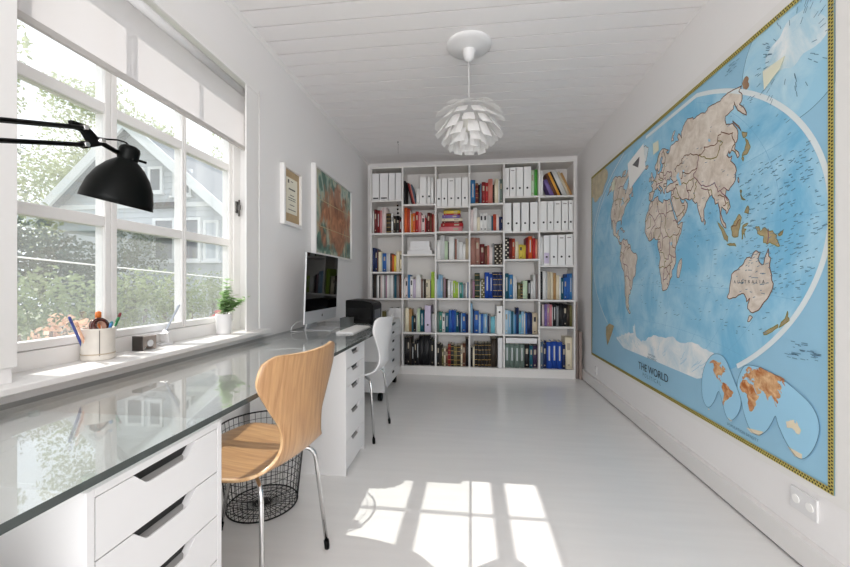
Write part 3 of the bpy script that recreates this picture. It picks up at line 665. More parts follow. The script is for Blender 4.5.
# ------------------------------------------------------------------ chairs
def sup(t, n): return max(0, 1-abs(t)**n)**(1/n)
def chair(name, loc, rz, shell_mats, label, group, sc_=1.0):
    """local +y is forward; butterfly-shaped one-piece shell on four splayed steel legs"""
    t = thing(name, loc, label, 'chair', group, rz)
    cp = [(.205, .425), (.18, .436), (.11, .443), (.01, .440), (-.10, .438), (-.185, .443), (-.242, .464), (-.268, .512), (-.278, .59), (-.285, .675), (-.294, .76), (-.308, .845)]
    hw = [.17, .188, .210, .219, .214, .196, .158, .118, .122, .176, .222, .204]
    # arc-length resample
    L = [0]
    for i in range(1, len(cp)): L.append(L[-1]+math.hypot(cp[i][0]-cp[i-1][0], cp[i][1]-cp[i-1][1]))
    def ev(arr, s):
        i = 0
        while i < len(L)-2 and s > L[i+1]: i += 1
        u = (s-L[i])/(L[i+1]-L[i])
        g = lambda j: arr[max(0, min(len(arr)-1, j))]
        p0, p1, p2, p3 = g(i-1), g(i), g(i+1), g(i+2)
        return .5*(2*p1+(p2-p0)*u+(2*p0-5*p1+4*p2-p3)*u*u+(3*p1-p0-3*p2+p3)*u**3)
    NS, NT = 64, 24; Lt = L[-1]; vs = []
    for i in range(NS+1):
        s = Lt*i/NS
        for j in range(NT+1):
            tt = -1+2*j/NT
            # ear-shaped top: the mid top edge dips, ears rounded
            s2 = s
            if s > Lt*.62:
                f = (s-Lt*.62)/(Lt*.38); s2 = Lt*.62+Lt*.38*f*(1-.055*(1-tt*tt)-.10*max(0, abs(tt)-.72)**2/.0784)
            if s < Lt*.16:
                f = 1-s/(Lt*.16); s2 = s+Lt*.16*f*(.55*abs(tt)**3.2)
            y_ = ev([p[0] for p in cp], s2); z_ = ev([p[1] for p in cp], s2); w_ = ev(hw, s2)
            back = min(1, max(0, (s2-Lt*.50)/(Lt*.2)))
            cur = .034*back*tt*tt*(w_/.2)**1.5
            seatc = .012*(1-back)*tt*tt
            vs.append((w_*tt*(1-.02*back*tt*tt), y_+cur, z_+seatc))
    fs = [(i*(NT+1)+j, i*(NT+1)+j+1, (i+1)*(NT+1)+j+1, (i+1)*(NT+1)+j) for i in range(NS) for j in range(NT)]
    b = MB().add(vs, fs, 0, True); o = b.build('shell', shell_mats)
    md = o.modifiers.new('thick', 'SOLIDIFY'); md.thickness = .011; md.offset = 0; md.use_rim = True; md.material_offset_rim = 1
    o.parent = t
    for sx in (-1, 1):
        for sy in (-1, 1):
            foot = Vector(((.185 if sy < 0 else .150)*sx, .25*sy, .012))
            kn = Vector(((.150 if sy < 0 else .14)*sx, (.150 if sy > 0 else -.215), .425)); ctr = Vector((.035*sx, .03*sy, .424))
            pts_ = [ctr, ctr.lerp(kn, .75)]
            for q in range(1, 7):
                u = q/6; a0 = ctr.lerp(kn, .75); a2 = kn.lerp(foot, .14); pts_.append(a0*(1-u)**2+kn*2*u*(1-u)+a2*u*u)
            pts_.append(foot)
            lg = MB().tube(pts_, .008, 12).build('leg', M_chrome); lg.parent = t
            dv = (foot-kn).normalized(); fc = MB().tube([foot-dv*.024, foot, foot+Vector((0, 0, -.011))], [.0105, .0105, .0095], 12).build('foot_cap', M_blackp); fc.parent = lg
    hb = MB().box(-.06, .06, -.05, .05, .414, .432).build('hub', M_chrome, bevel=.004); hb.parent = t
    t.scale = (sc_, sc_, 1.0)
    return t
def wood(name, hexs, rim=False):
    m = bpy.data.materials.new(name); m.use_nodes = True; nt = m.node_tree; b = nt.nodes['Principled BSDF']; b.inputs['Roughness'].default_value = .32
    b.inputs['Coat Weight'].default_value = .25; b.inputs['Coat Roughness'].default_value = .15
    tc = nt.nodes.new('ShaderNodeTexCoord'); mp = nt.nodes.new('ShaderNodeMapping'); mp.inputs['Scale'].default_value = (22, 1.2, 1.6)
    n = nt.nodes.new('ShaderNodeTexNoise'); n.inputs['Scale'].default_value = 5; n.inputs['Detail'].default_value = 8; n.inputs['Distortion'].default_value = .6
    cr = nt.nodes.new('ShaderNodeValToRGB'); el = cr.color_ramp.elements
    el[0].position = .28; el[1].position = .72; el[0].color = lin(hexs[0]); el[1].color = lin(hexs[1])
    nt.links.new(tc.outputs['Object'], mp.inputs[0]); nt.links.new(mp.outputs[0], n.inputs['Vector']); nt.links.new(n.outputs[0], cr.inputs[0]); nt.links.new(cr.outputs[0], b.inputs['Base Color'])
    return m
M_oak = wood('oak_veneer', ('a17650', 'c49a6c')); M_ply = wood('ply_edge', ('c99c6c', 'e6c79f'))
chair('dining_chair', (-.852, 1.325, 0), R(90-10), [M_oak, M_ply], 'light wooden shell chair with steel legs between the two glass desk drawer units', 'shell chairs at the desk')
chair('dining_chair', (-.875, 2.66, 0), R(90-4), [M_white, M_white], 'white shell chair with steel legs beyond the second drawer unit', 'shell chairs at the desk')

# ------------------------------------------------------------------ wire basket
wb = thing('waste_basket', (-1.0, 1.727, 0), 'round black wire waste basket on the floor behind the wooden chair', 'basket')
M_wire = mat('black_wire', '191919', .4, metal=.3)
def ring(r_, z_, n=40): return [(r_*math.cos(2*math.pi*i/n), r_*math.sin(2*math.pi*i/n), z_) for i in range(n)]
R0, R1, BH = .160, .200, .385
rad = lambda z_: R0+(R1-R0)*z_/BH
b = MB()
for i in range(44):
    a_ = 2*math.pi*i/44; b.tube([(R0*math.cos(a_), R0*math.sin(a_), .006), (R1*math.cos(a_), R1*math.sin(a_), BH)], .0013, 5)
for i in range(1, 11):
    z_ = BH*i/11; b.tube(ring(rad(z_), z_), .0013, 5, closed=True)
o = b.build('side_mesh', M_wire); o.parent = wb
o = MB().tube(ring(R1, BH), .004, 8, closed=True).build('rim', M_wire); o.parent = wb
b = MB().tube(ring(R0, .006), .0035, 8, closed=True)
for r_ in (.13, .10, .07, .04): b.tube(ring(r_, .006), .0015, 5, closed=True)
for i in range(36):
    a_ = 2*math.pi*i/36; b.tube([(.03*math.cos(a_), .03*math.sin(a_), .006), (R0*math.cos(a_), R0*math.sin(a_), .006)], .0014, 5)
o = b.build('base_mesh', M_wire); o.parent = wb
o = MB().lathe([(.036, .003), (.036, .009)], 4).build('base_plate', M_wire); o.parent = wb

# ------------------------------------------------------------------ pendant lamp
PX, PY = -.010, 2.43
pd = thing('pendant_lamp', (PX, PY, ZC), 'white pendant lamp of layered folded leaves hanging from the ceiling', 'lamp')
o = MB().lathe([(.001, -.040), (.03, -.040), (.045, -.036), (.075, -.030), (.115, -.022), (.138, -.014), (.143, -.006), (.143, 0)], 48, caps=False).build('ceiling_rose', M_white); o.parent = pd
o = MB().lathe([(.001, -.105), (.016, -.104), (.030, -.09), (.038, -.06), (.042, -.036)], 28, caps=False).build('canopy', M_white); o.parent = pd
o = MB().tube([(0, 0, -.10), (0, 0, -.34)], .003, 8).build('cord', M_white); o.parent = pd
CZ = -.50; RB = .215
o = MB().lathe([(.001, CZ+.06), (.03, CZ+.05), (.042, CZ), (.03, CZ-.05), (.001, CZ-.06)], 20, caps=False).build('bulb', mat('opal_bulb', 'f3f1ea', .3)); o.parent = pd
def leafpanel(b, phi, th, r0, L, wd, tilt):
    # a folded flat leaf, hinged at polar angle th on the sphere, flaring out and down
    er = Vector((math.cos(phi), math.sin(phi), 0)); et = Vector((-math.sin(phi), math.cos(phi), 0)); ez = Vector((0, 0, 1))
    p0 = er*(r0*math.sin(th))+ez*(r0*math.cos(th)+CZ)
    d = er*math.sin(tilt)-ez*math.cos(tilt)
    nrm = er*math.cos(tilt)+ez*math.sin(tilt)
    q = [p0-et*wd*.40, p0+nrm*.003, p0+et*wd*.40, p0+d*L*.55-et*wd*.5-nrm*.003, p0+d*L*.55+nrm*.004, p0+d*L*.55+et*wd*.5-nrm*.003, p0+d*L-et*wd*.5, p0+d*L+nrm*.003, p0+d*L+et*wd*.5]
    b.add(q, [(0, 1, 4, 3), (1, 2, 5, 4), (3, 4, 7, 6), (4, 5, 8, 7)])
rp = random.Random(21)
tiers = [(16, .125, .09, .070, 72, 7), (34, .140, .098, .074, 70, 9), (52, .145, .105, .076, 65, 10), (70, .145, .108, .076, 53, 11), (88, .142, .108, .074, 42, 11), (106, .132, .105, .070, 30, 10), (124, .118, .10, .064, 17, 9), (144, .098, .085, .052, 5, 7)]
for ti, (th, r0, L, wd, tilt, n) in enumerate(tiers):
    b = MB()
    for k in range(n): leafpanel(b, 2*math.pi*(k+.5*(ti % 2)+.22+rp.uniform(-.12, .12))/n, R(th), r0, L*rp.uniform(.9, 1.06), wd, R(tilt+rp.uniform(-7, 7)))
    o = b.build('leaf_tier', M_lamp, fix=False); md = o.modifiers.new('t', 'SOLIDIFY'); md.thickness = .0012; o.parent = pd
# ceiling hook with thread
hk = thing('ceiling_hook', (-.775, 4.0, ZC), 'tiny ceiling hook with a thin thread above the bookcase', 'hook')
add(hk, MB().lathe([(.007, -.006), (.009, 0)], 12, (-.775, 4.0, ZC)).tube([(-.775, 4.0, ZC), (-.775, 4.0, ZC-.02), (-.768, 4.0, ZC-.03)], .002, 6), 'hook', mat('hook_grey', '8b8684', .5))
add(hk, MB().tube([(-.772, 4.0, ZC-.025), (-.772, 4.0, ZC-.125)], .0012, 5), 'thread', mat('hook_grey', '8b8684', .5))

# ------------------------------------------------------------------ framed pictures on the window wall
cf = thing('framed_certificate', (XL, 2.605, 1.69), 'framed certificate with tan mount on the wall beside the window', 'picture')
def picture(t, y0, y1, z0, z1, fw, depth):
    b = MB().box(XL+.0005, XL+depth, y0, y0+fw, z0, z1).box(XL+.0005, XL+depth, y1-fw, y1, z0, z1).box(XL+.0005, XL+depth, y0+fw, y1-fw, z0, z0+fw).box(XL+.0005, XL+depth, y0+fw, y1-fw, z1-fw, z1)
    add(t, b, 'frame', M_trim, .002)
picture(cf, 2.46, 2.75, 1.48, 1.90, .024, .032)
add(cf, MB().box(XL+.001, XL+.012, 2.483, 2.727, 1.503, 1.877), 'mount', mat('tan_mount', 'b79f7c', .85, var=.06, vscale=40))
add(cf, MB().box(XL+.012, XL+.014, 2.525, 2.69, 1.57, 1.825), 'certificate_paper', mat('cream_paper', 'e9e4d2', .85))
b = MB()
for z_, q in ((1.80, .016), (1.745, .05), (1.74, .05), (1.70, .03), (1.68, .055), (1.665, .055), (1.63, .035), (1.595, .06)):
    b.box(XL+.014, XL+.0145, 2.608-q, 2.608+q, z_, z_+.005)
b.box(XL+.014, XL+.0145, 2.545, 2.565, 1.785, 1.81)
add(cf, b, 'print_lines', mat('faded_ink', '5c5a52', .8))
pa = thing('framed_painting', (XL, 3.46, 1.68), 'large white framed painting of green and rust panels above the computer', 'picture')
picture(pa, 2.97, 3.948, 1.305, 2.06, .022, .04)
def painting():
    m = bpy.data.materials.new('painted_panels'); m.use_nodes = True; nt = m.node_tree; b = nt.nodes['Principled BSDF']; b.inputs['Roughness'].default_value = .35
    tc = nt.nodes.new('ShaderNodeTexCoord')
    def ns(sc, off, dist):
        mp = nt.nodes.new('ShaderNodeMapping'); mp.inputs['Location'].default_value = off; mp.inputs['Scale'].default_value = (1, 1.6, .8)
        n = nt.nodes.new('ShaderNodeTexNoise'); n.inputs['Scale'].default_value = sc; n.inputs['Detail'].default_value = 7; n.inputs['Distortion'].default_value = dist
        nt.links.new(tc.outputs['Generated'], mp.inputs[0]); nt.links.new(mp.outputs[0], n.inputs['Vector']); return n
    n1 = ns(4.5, (0, 0, 0), 1.2); cr = nt.nodes.new('ShaderNodeValToRGB'); e_ = cr.color_ramp.elements
    e_[0].position = .30; e_[0].color = lin('35594f'); e_[1].position = .75; e_[1].color = lin('d5d8cb')
    for p_, c_ in ((.42, '5b8374'), (.5, 'a9b8a8'), (.6, 'b9b496')):
        q = e_.new(p_); q.color = lin(c_)
    n2 = ns(6, (3, 1, 2), 1.5); cr2 = nt.nodes.new('ShaderNodeValToRGB'); f_ = cr2.color_ramp.elements
    f_[0].position = .3; f_[0].color = lin('7d4a30'); f_[1].position = .7; f_[1].color = lin('c98f68')
    sx = nt.nodes.new('ShaderNodeSeparateXYZ'); nt.links.new(tc.outputs['Generated'], sx.inputs[0])
    # rust mass right of centre
    gr = nt.nodes.new('ShaderNodeVectorMath'); gr.operation = 'DISTANCE'; gr.inputs[1].default_value = (1.0, .56, .48)
    nt.links.new(tc.outputs['Generated'], gr.inputs[0])
    n3 = ns(5, (7, 7, 7), .5); ad = nt.nodes.new('ShaderNodeMath'); ad.operation = 'MULTIPLY_ADD'; ad.inputs[1].default_value = .9
    nt.links.new(n3.outputs[0], ad.inputs[0]); nt.links.new(gr.outputs['Value'], ad.inputs[2])
    cr3 = nt.nodes.new('ShaderNodeValToRGB'); cr3.color_ramp.elements[0].position = .78; cr3.color_ramp.elements[0].color = (1, 1, 1, 1); cr3.color_ramp.elements[1].position = .92; cr3.color_ramp.elements[1].color = (0, 0, 0, 1)
    nt.links.new(ad.outputs[0], cr3.inputs[0])
    mx = nt.nodes.new('ShaderNodeMixRGB'); nt.links.new(cr3.outputs[0], mx.inputs[0]); nt.links.new(n1.outputs[0], cr.inputs[0]); nt.links.new(n2.outputs[0], cr2.inputs[0])
    nt.links.new(cr.outputs[0], mx.inputs[1]); nt.links.new(cr2.outputs[0], mx.inputs[2]); nt.links.new(mx.outputs[0], b.inputs['Base Color']); return m
add(pa, MB().box(XL+.001, XL+.02, 2.992, 3.926, 1.327, 2.038), 'painted_sheet', painting())
b = MB()
for y_ in (3.36, 3.80): b.box(XL+.02, XL+.0208, y_-.003, y_+.003, 1.327, 1.99 if y_ > 3.5 else 2.038)
for z_ in (1.56, 1.79): b.box(XL+.02, XL+.0208, 2.992, 3.926, z_-.003, z_+.003)
add(pa, b, 'panel_joints', mat('joint_line', 'c2b78f', .6))

# ------------------------------------------------------------------ sockets
for (y_, z_, wd, lab) in ((4.0, .185, .045, 'small white wall socket near the bookcase under the world map'), (1.60, .232, .12, 'white double wall socket under the near end of the world map')):
    so = thing('wall_socket', (XR, y_, z_), lab, 'socket', 'wall sockets under the map')
    add(so, MB().box(XR-.010, XR-.0005, y_-wd/2, y_+wd/2, z_-.042, z_+.042), 'plate', M_white, .003)
    for q in ((0,) if wd < .1 else (-.03, .03)):
        add(so, MB().tube([(XR-.0125, y_+q, z_), (XR-.0095, y_+q, z_)], .016, 20), 'outlet', M_paper)
# ------------------------------------------------------------------ world map on the right wall
mp_ = thing('world_map', (XR, 2.77, 1.24), 'huge blue political world map covering the right wall', 'map')
XM = XR-.012
def ocean(name, c1, c2, sc=2.2):
    m = bpy.data.materials.new(name); m.use_nodes = True; nt = m.node_tree; b = nt.nodes['Principled BSDF']; b.inputs['Roughness'].default_value = .5
    tc = nt.nodes.new('ShaderNodeTexCoord'); n = nt.nodes.new('ShaderNodeTexNoise'); n.inputs['Scale'].default_value = sc; n.inputs['Detail'].default_value = 9; n.inputs['Distortion'].default_value = .5; n.inputs['Roughness'].default_value = .62
    cr = nt.nodes.new('ShaderNodeValToRGB'); e_ = cr.color_ramp.elements; e_[0].position = .38; e_[0].color = lin(c1); e_[1].position = .64; e_[1].color = lin(c2)
    nt.links.new(tc.outputs['Object'], n.inputs['Vector']); nt.links.new(n.outputs[0], cr.inputs[0]); nt.links.new(cr.outputs[0], b.inputs['Base Color']); return m
M_sea = ocean('map_sea', '7abddf', 'b2dbee', 3.2); M_mapbg = mat('map_margin_blue', '97c5de', .5, var=.03, vscale=3)
M_pale = ocean('map_pale_sea', '9fd0e8', 'c6e4f0', 5); M_land = ocean('map_land', 'cdbfb0', 'e6dcd0', 14); M_ice = ocean('map_ice', 'cfe0e8', 'f4f4f2', 7)
M_orange = ocean('map_orange_land', 'b4662b', 'e6c193', 22); M_ol = mat('map_olive_land', 'ab9a74', .6, var=.2, vscale=30); M_ink = mat('map_ink', '6589a0', .7)
M_line = mat('map_border_line', '7d5840', .7); M_line2 = mat('map_olive_line', '8d8440', .7); M_linep = mat('map_mauve_line', '8d5f6e', .7); M_halo = mat('map_band', 'dfe8ea', .6)
def mpart(mb, name, m, kind=None):
    o = mb.build(name, m, fix=False); o.parent = mp_; o.matrix_parent_inverse = mp_.matrix_basis.inverted()
    if kind: o['kind'] = kind
    return o
def fillpoly(mb, pts, x, mi=0):
    """pts in (Y,Z): filled polygon facing -X"""
    from mathutils.geometry import tessellate_polygon
    t_ = tessellate_polygon([[Vector((p[0], p[1], 0)) for p in pts]])
    tri = []
    for a_, b_, c_ in t_:
        A, B, Cc = pts[a_], pts[b_], pts[c_]
        cr_ = (B[0]-A[0])*(Cc[1]-A[1])-(B[1]-A[1])*(Cc[0]-A[0])
        tri.append((a_, b_, c_) if cr_ < 0 else (a_, c_, b_))
    mb.add([(x, p[0], p[1]) for p in pts], tri, mi)
def ribbon(mb, pts, x, wd, closed=False, mi=0):
    n = len(pts); vs = []
    for i in range(n):
        a_ = pts[(i-1) % n] if (closed or i) else pts[0]; b_ = pts[(i+1) % n] if (closed or i < n-1) else pts[-1]
        d = Vector((b_[0]-a_[0], b_[1]-a_[1])); d = d.normalized() if d.length > 1e-9 else Vector((1, 0)); nr = Vector((-d.y, d.x))*wd/2
        vs += [(x, pts[i][0]+nr.x, pts[i][1]+nr.y), (x, pts[i][0]-nr.x, pts[i][1]-nr.y)]
    m_ = n if closed else n-1
    mb.add(vs, [(2*i, 2*i+1, 2*((i+1) % n)+1, 2*((i+1) % n)) for i in range(m_)], mi)
P1 = math.acos(2/math.pi)
def wk(lon, lat):
    la, lo = R(lat), R(lon); a_ = math.acos(max(-1, min(1, math.cos(la)*math.cos(lo/2)))); sa = 1 if a_ < 1e-9 else math.sin(a_)/a_
    return (2.7758-.5036*.5*(lo*math.cos(P1)+2*math.cos(la)*math.sin(lo/2)/sa), 1.3257+.5027*.5*(la+math.sin(la)/sa))
rm = random.Random(11)
def rough(pts, closed=True, amp=.7, lev=2):
    for _ in range(lev):
        q = []; n = len(pts)
        for i in range(n if closed else n-1):
            a_, b_ = pts[i], pts[(i+1) % n]; L = math.hypot(b_[0]-a_[0], b_[1]-a_[1]); q.append(a_)
            if L > 1.2: q.append(((a_[0]+b_[0])/2+rm.uniform(-1, 1)*amp*min(1, L/6), (a_[1]+b_[1])/2+rm.uniform(-1, 1)*amp*min(1, L/6)))
        if not closed: q.append(pts[-1])
        pts = q; amp *= .6
    return pts
def S(s): return [tuple(float(v) for v in p.split(',')) for p in s.split()]
LANDS = {
'namerica': '-168,66 -163,67 -166,68.5 -156.5,71.3 -141,69.6 -128,70 -115,68 -108,68 -95,68 -94,72 -85,69.5 -81.5,68 -87,64.5 -94,60.5 -92.5,57 -82,55 -82,52.5 -79,51.5 -79.5,54.5 -77,57 -78,62.3 -70,61 -65,59 -61.5,57 -57,53 -60,50.2 -66.5,50 -65,48.5 -64.5,46.2 -60.5,46.8 -65.5,43.5 -70.5,43 -70,41.7 -74,40.6 -76,37 -75.6,35.3 -78.5,33.8 -81.2,31.5 -80.2,27 -80.5,25.2 -81.8,26 -82.8,29 -85.5,30 -89.5,29.5 -94.5,29.4 -97.3,27 -97.5,23 -95.8,18.8 -92,18.6 -90.4,21 -87,21.3 -88,18 -88.5,15.8 -83.3,15 -83.7,11 -81,8.9 -79.5,9.5 -77.3,8.6 -78,7.5 -80,7.4 -83,8.3 -85.8,10.5 -87.5,13 -92,14.5 -95,16 -99.5,16.7 -105.5,20 -105.7,22.5 -109.4,26.5 -112.8,30.5 -114.7,31.7 -111.2,25.5 -109.6,23 -112.2,25.5 -115,29 -117.1,32.5 -120.6,34.6 -122.5,37.5 -124.3,40.4 -124,46 -123,49 -128,51.5 -130.5,55 -135,58.5 -141,60 -148,60.5 -152,59 -158,56.5 -163,54.8 -158,58.5 -162,59 -165.5,61.5 -161,64.5 -168,65.6',
'baffin': '-80,73.5 -72,71.5 -62,66.5 -66,62 -72,64.2 -73,67.5 -85,70 -89,70.5 -88,73.5',
'victoria': '-117,73 -105,73 -101,69 -114,68.5 -118,71', 'ellesmere': '-90,77 -75,78.5 -62,82.5 -75,83 -92,81.5', 'newfoundland': '-59,47.6 -53,46.7 -55.5,51.5',
'cuba': '-85,21.9 -80,23 -74.2,20.2 -77.5,19.9 -82,22.3', 'hispaniola': '-74.4,18.4 -72.8,19.9 -68.4,18.6 -71.5,17.7',
'samerica': '-77.3,8.6 -75.5,10.6 -71.7,12.4 -72,11.2 -70,12 -68,10.6 -62,10.7 -60,8.5 -57,6 -52,4.5 -50,0 -44.5,-2.5 -39,-3 -35.3,-5.2 -34.8,-8 -37,-11.5 -39,-14 -39.2,-18 -41,-22 -45,-23.5 -48.5,-26 -49,-28.6 -52.3,-33 -54.9,-35 -58.2,-34.2 -56.8,-36.5 -58,-38.3 -62.2,-39 -62.5,-41 -65,-41 -63.7,-42.6 -67.3,-46 -65.8,-47.8 -69,-51 -68.3,-52.5 -65.2,-54.7 -68.5,-55.5 -73,-53 -75.5,-50 -75.5,-46.7 -73,-42 -73.5,-37.2 -71.5,-32 -70.3,-25 -70.3,-18.4 -76,-14 -79.5,-8 -81.3,-4.7 -80,-2.5 -80.5,-1 -78.8,1.4 -77.3,4 -77.5,7',
'africa': '-5.9,35.8 -2,35.1 3,36.9 10.2,37.3 11,34.3 15.2,32.3 19.5,30.4 21.5,32.9 25,31.6 29,30.9 32.3,31.2 32.6,29.9 35.5,24 37.3,20 39.5,15.5 43.2,12.4 44.5,10.5 51.2,11.8 47.9,4.5 43,-.5 40,-3.5 39.2,-7 40.6,-11 40.5,-15 35,-19.8 35.4,-23.8 32.8,-26 31,-29.9 27,-33.6 20,-34.8 18.3,-33 16.5,-28.6 14.4,-22.5 11.8,-17.5 13.7,-11 12.2,-6 9,-1 9.5,3.8 8.5,4.6 6,4.3 2.5,6.3 -3,5 -7.6,4.4 -13,8.8 -16.8,12.4 -17.5,14.7 -16.3,19 -17,21 -13,27.7 -9.7,30 -9,33',
'madagascar': '49.3,-12 50.4,-15.5 47.2,-25 44,-25 43.3,-22 44.4,-16.3',
'eurasia': '-9,37 -9.4,38.8 -8.8,43.2 -1.8,43.4 -1.2,46 -4.6,48.4 -1.5,48.8 1.7,50.9 4.2,52 8.3,53.9 8.1,57 10.5,57.6 10.8,54.2 14.3,53.9 18.6,54.5 21,55.5 21.6,57.5 24.3,57.2 23.5,59.3 29.8,60 22.5,60 21.4,62 25.3,65 22.3,65.8 17.3,61.8 18.8,60 16.5,56.9 14.3,55.5 12.7,56 10.7,59.2 8,58.1 5.5,59 5,62 10.5,64.2 14.5,68 20,70 25.7,71 31,70.3 41,67 40.5,66.4 34.5,66.6 38,64 40.5,64.7 44,66 46.5,68 54,68.5 60.5,69 67,68.5 67,71.5 72.5,72.8 73,68 78,72.3 88,75.3 104,77.7 113.5,75.6 110,74 127,73.4 131,71 140,72.5 152,71 160,69.6 170,70 180,68.9 190,66 180,65 177,62.5 170,60 163,59 162,56 156.7,51.2 156,57 164,62.5 155,59.3 142,59.3 135.3,54.8 141,53 140.3,48.5 135,43.5 130.7,42.3 127.5,39.7 129.4,37 128.8,35 126.4,34.5 126.7,37.7 124.3,40 121.2,38.8 121.7,40.8 118,39 119,37.2 122.5,37.2 119.3,35 121.8,31.8 121.5,28.5 118.5,24.5 114,22.3 110.2,20.4 108,21.6 105.8,19 108.8,15.5 109.3,11.8 105,8.7 105,10.5 102.5,12 100.9,13.4 99.3,10 100.5,7 103.4,4 104.1,1.4 101.3,3 98.3,8 98.6,12 97.6,16.3 94.3,16 94,19 91.8,22.3 88.8,21.7 86.8,20.5 82.3,16.7 80.2,15 79.8,10.3 77.6,8.1 76.3,10 74.5,14 72.8,19 72.6,21.3 70.5,20.8 69,22.3 67,24.8 61.6,25.2 57,26.8 54,26.6 51,28 48.5,30 50,26.7 51.5,24.5 54.3,24.1 56.3,26.2 59.8,22.5 57.7,19 55,17 52,15.6 45,12.8 43.3,13 42.8,16.5 39.2,21.3 36.5,25.8 34.9,29.4 34.3,31.3 36,35.8 36,36.8 30.6,36.6 27.3,37 26.3,39.5 29,41.1 35,42 41.5,41.5 37.3,45 39.2,47.1 35,46.2 36.4,45.3 33.6,44.5 33,46 30.7,46.3 28.7,44.2 28,42 26.2,40.8 23.5,40.2 24,37.8 22.8,36.5 20.8,38.6 19.4,41.8 15.3,44.2 13.6,45.6 12.4,44.3 16,41.8 18.4,40 16.9,39.3 15.8,38 15.6,40 12.2,41.8 10.3,43.6 8.8,44.4 6.5,43.1 3.2,43.2 3,41.8 -.3,39.2 -2,36.8 -5.6,36.1',
'britain': '-5.5,50 1.3,51.2 1.6,52.8 -1.5,55 -2,57.6 -5,58.6 -5.5,55.5 -3,54.5 -4.8,52.8 -3,51.4', 'ireland': '-10,52 -6.3,52.3 -6,54.5 -8,55.2 -10,54', 'iceland': '-24,65.5 -22,64 -18.7,63.4 -13.7,65 -16,66.5 -22,66.4',
'zemlya': '52,71.2 57,70.6 58,74 68.5,76.7 60,76 55,73.5', 'sakhalin': '142,46 143.5,49.3 143,54 142,52', 'srilanka': '80,9.7 81.8,7.5 80.6,6 79.8,8', 'taiwan': '121,22 121.8,25 120.3,23.5',
'australia': '113.7,-22.5 114.2,-26.3 115.8,-32 115,-34.2 118,-35 123.5,-33.9 126,-32.3 131.2,-31.5 134.2,-33 136,-34.9 137.8,-32.7 138.2,-35.6 140,-37.8 143.5,-38.8 146.4,-39 150,-37.4 151.3,-33.5 153,-31 153.5,-28 152.8,-25.3 149.5,-22.3 146.3,-19 145.4,-15 143.6,-14.2 142.5,-10.8 141.6,-13 140.9,-17.5 139,-17.5 135.5,-15 136.8,-12.2 132.7,-11.5 130.8,-12.4 129.5,-15 128,-14.2 125.5,-14.5 123.5,-17.2 122.2,-18.2 119,-20', 'tasmania': '144.7,-40.8 148.3,-40.9 147.9,-43.2 146,-43.5'}
OLIVE = {'hokkaido': '140,42 143.3,42 145.5,43.3 142,45.4', 'honshu': '131,34 135.5,33.6 139,35 140.8,35.8 141.8,39.5 141,41.4 139.8,39 136.8,37.2 133,35.5', 'kyushu': '130,31.3 131.7,32.5 131,33.8 129.7,33',
'luzon': '120.3,16 122,17.5 121,18.5 120.5,18 122,14 124,12.6 120.7,13.8', 'mindanao': '122,7 125.5,6 126.4,8 125.3,9.7 123.5,8.5', 'sumatra': '95.3,5.6 98,4.4 103.5,-1 106,-3 105.8,-5.8 102.3,-4 98.8,1.5', 'java': '105.2,-6.8 108.5,-6.7 112.5,-6.9 114.5,-8.6 108,-7.8',
'borneo': '109,1.5 111.3,2.4 114,4.7 117,7 119.2,5 117.8,2 117.5,.5 116,-3.8 114.5,-4 110.2,-2.8', 'sulawesi': '119.5,-5.5 119.3,-1.5 120.2,1 125,1.5 121,.4 121.5,-1 123.3,-1 121.6,-2.2 122.5,-5 120.8,-2.8 120.3,-5.5',
'guinea': '131,-.8 134,-1 135,-3.3 138,-1.7 144.5,-3.8 147.8,-6 147.2,-7 150.8,-10.3 147,-9.5 143.5,-8.5 141,-9.1 138,-8.2 138,-5.5 133,-4 132.7,-2.8', 'britainnew': '148.5,-5.7 152,-4.3 151.5,-5.8 149.5,-6.3',
'nz_north': '172.8,-34.5 175.3,-36.6 178.4,-37.7 177,-39.6 175.2,-41.6 173.8,-39.3 174.7,-37.5', 'nz_south': '172.7,-40.5 174.3,-41.7 172.8,-43.8 170.7,-45.9 168.4,-46.6 166.5,-45.9 168.5,-44'}
ICE = {'greenland': '-73,78 -62,81.8 -32,83.5 -18,80 -20,75 -22,71 -32,68 -40,65 -43.5,60 -48.5,61 -53,66 -51,69.5 -55,71.5 -59,75.5 -68,76',
'antarctica': '-180,-78 -160,-77 -150,-76.5 -135,-74.5 -115,-74 -100,-73 -85,-73 -70,-72 -65,-66 -57,-63.3 -60,-68 -62,-74.5 -45,-78 -30,-76.5 -15,-72.5 0,-70 30,-69.5 50,-66.5 70,-69 85,-66.5 110,-66 135,-66 150,-68.5 170,-71.5 163,-77 180,-78 180,-84 180,-89.9 120,-89.9 60,-89.9 0,-89.9 -60,-89.9 -120,-89.9 -180,-89.9 -180,-84'}
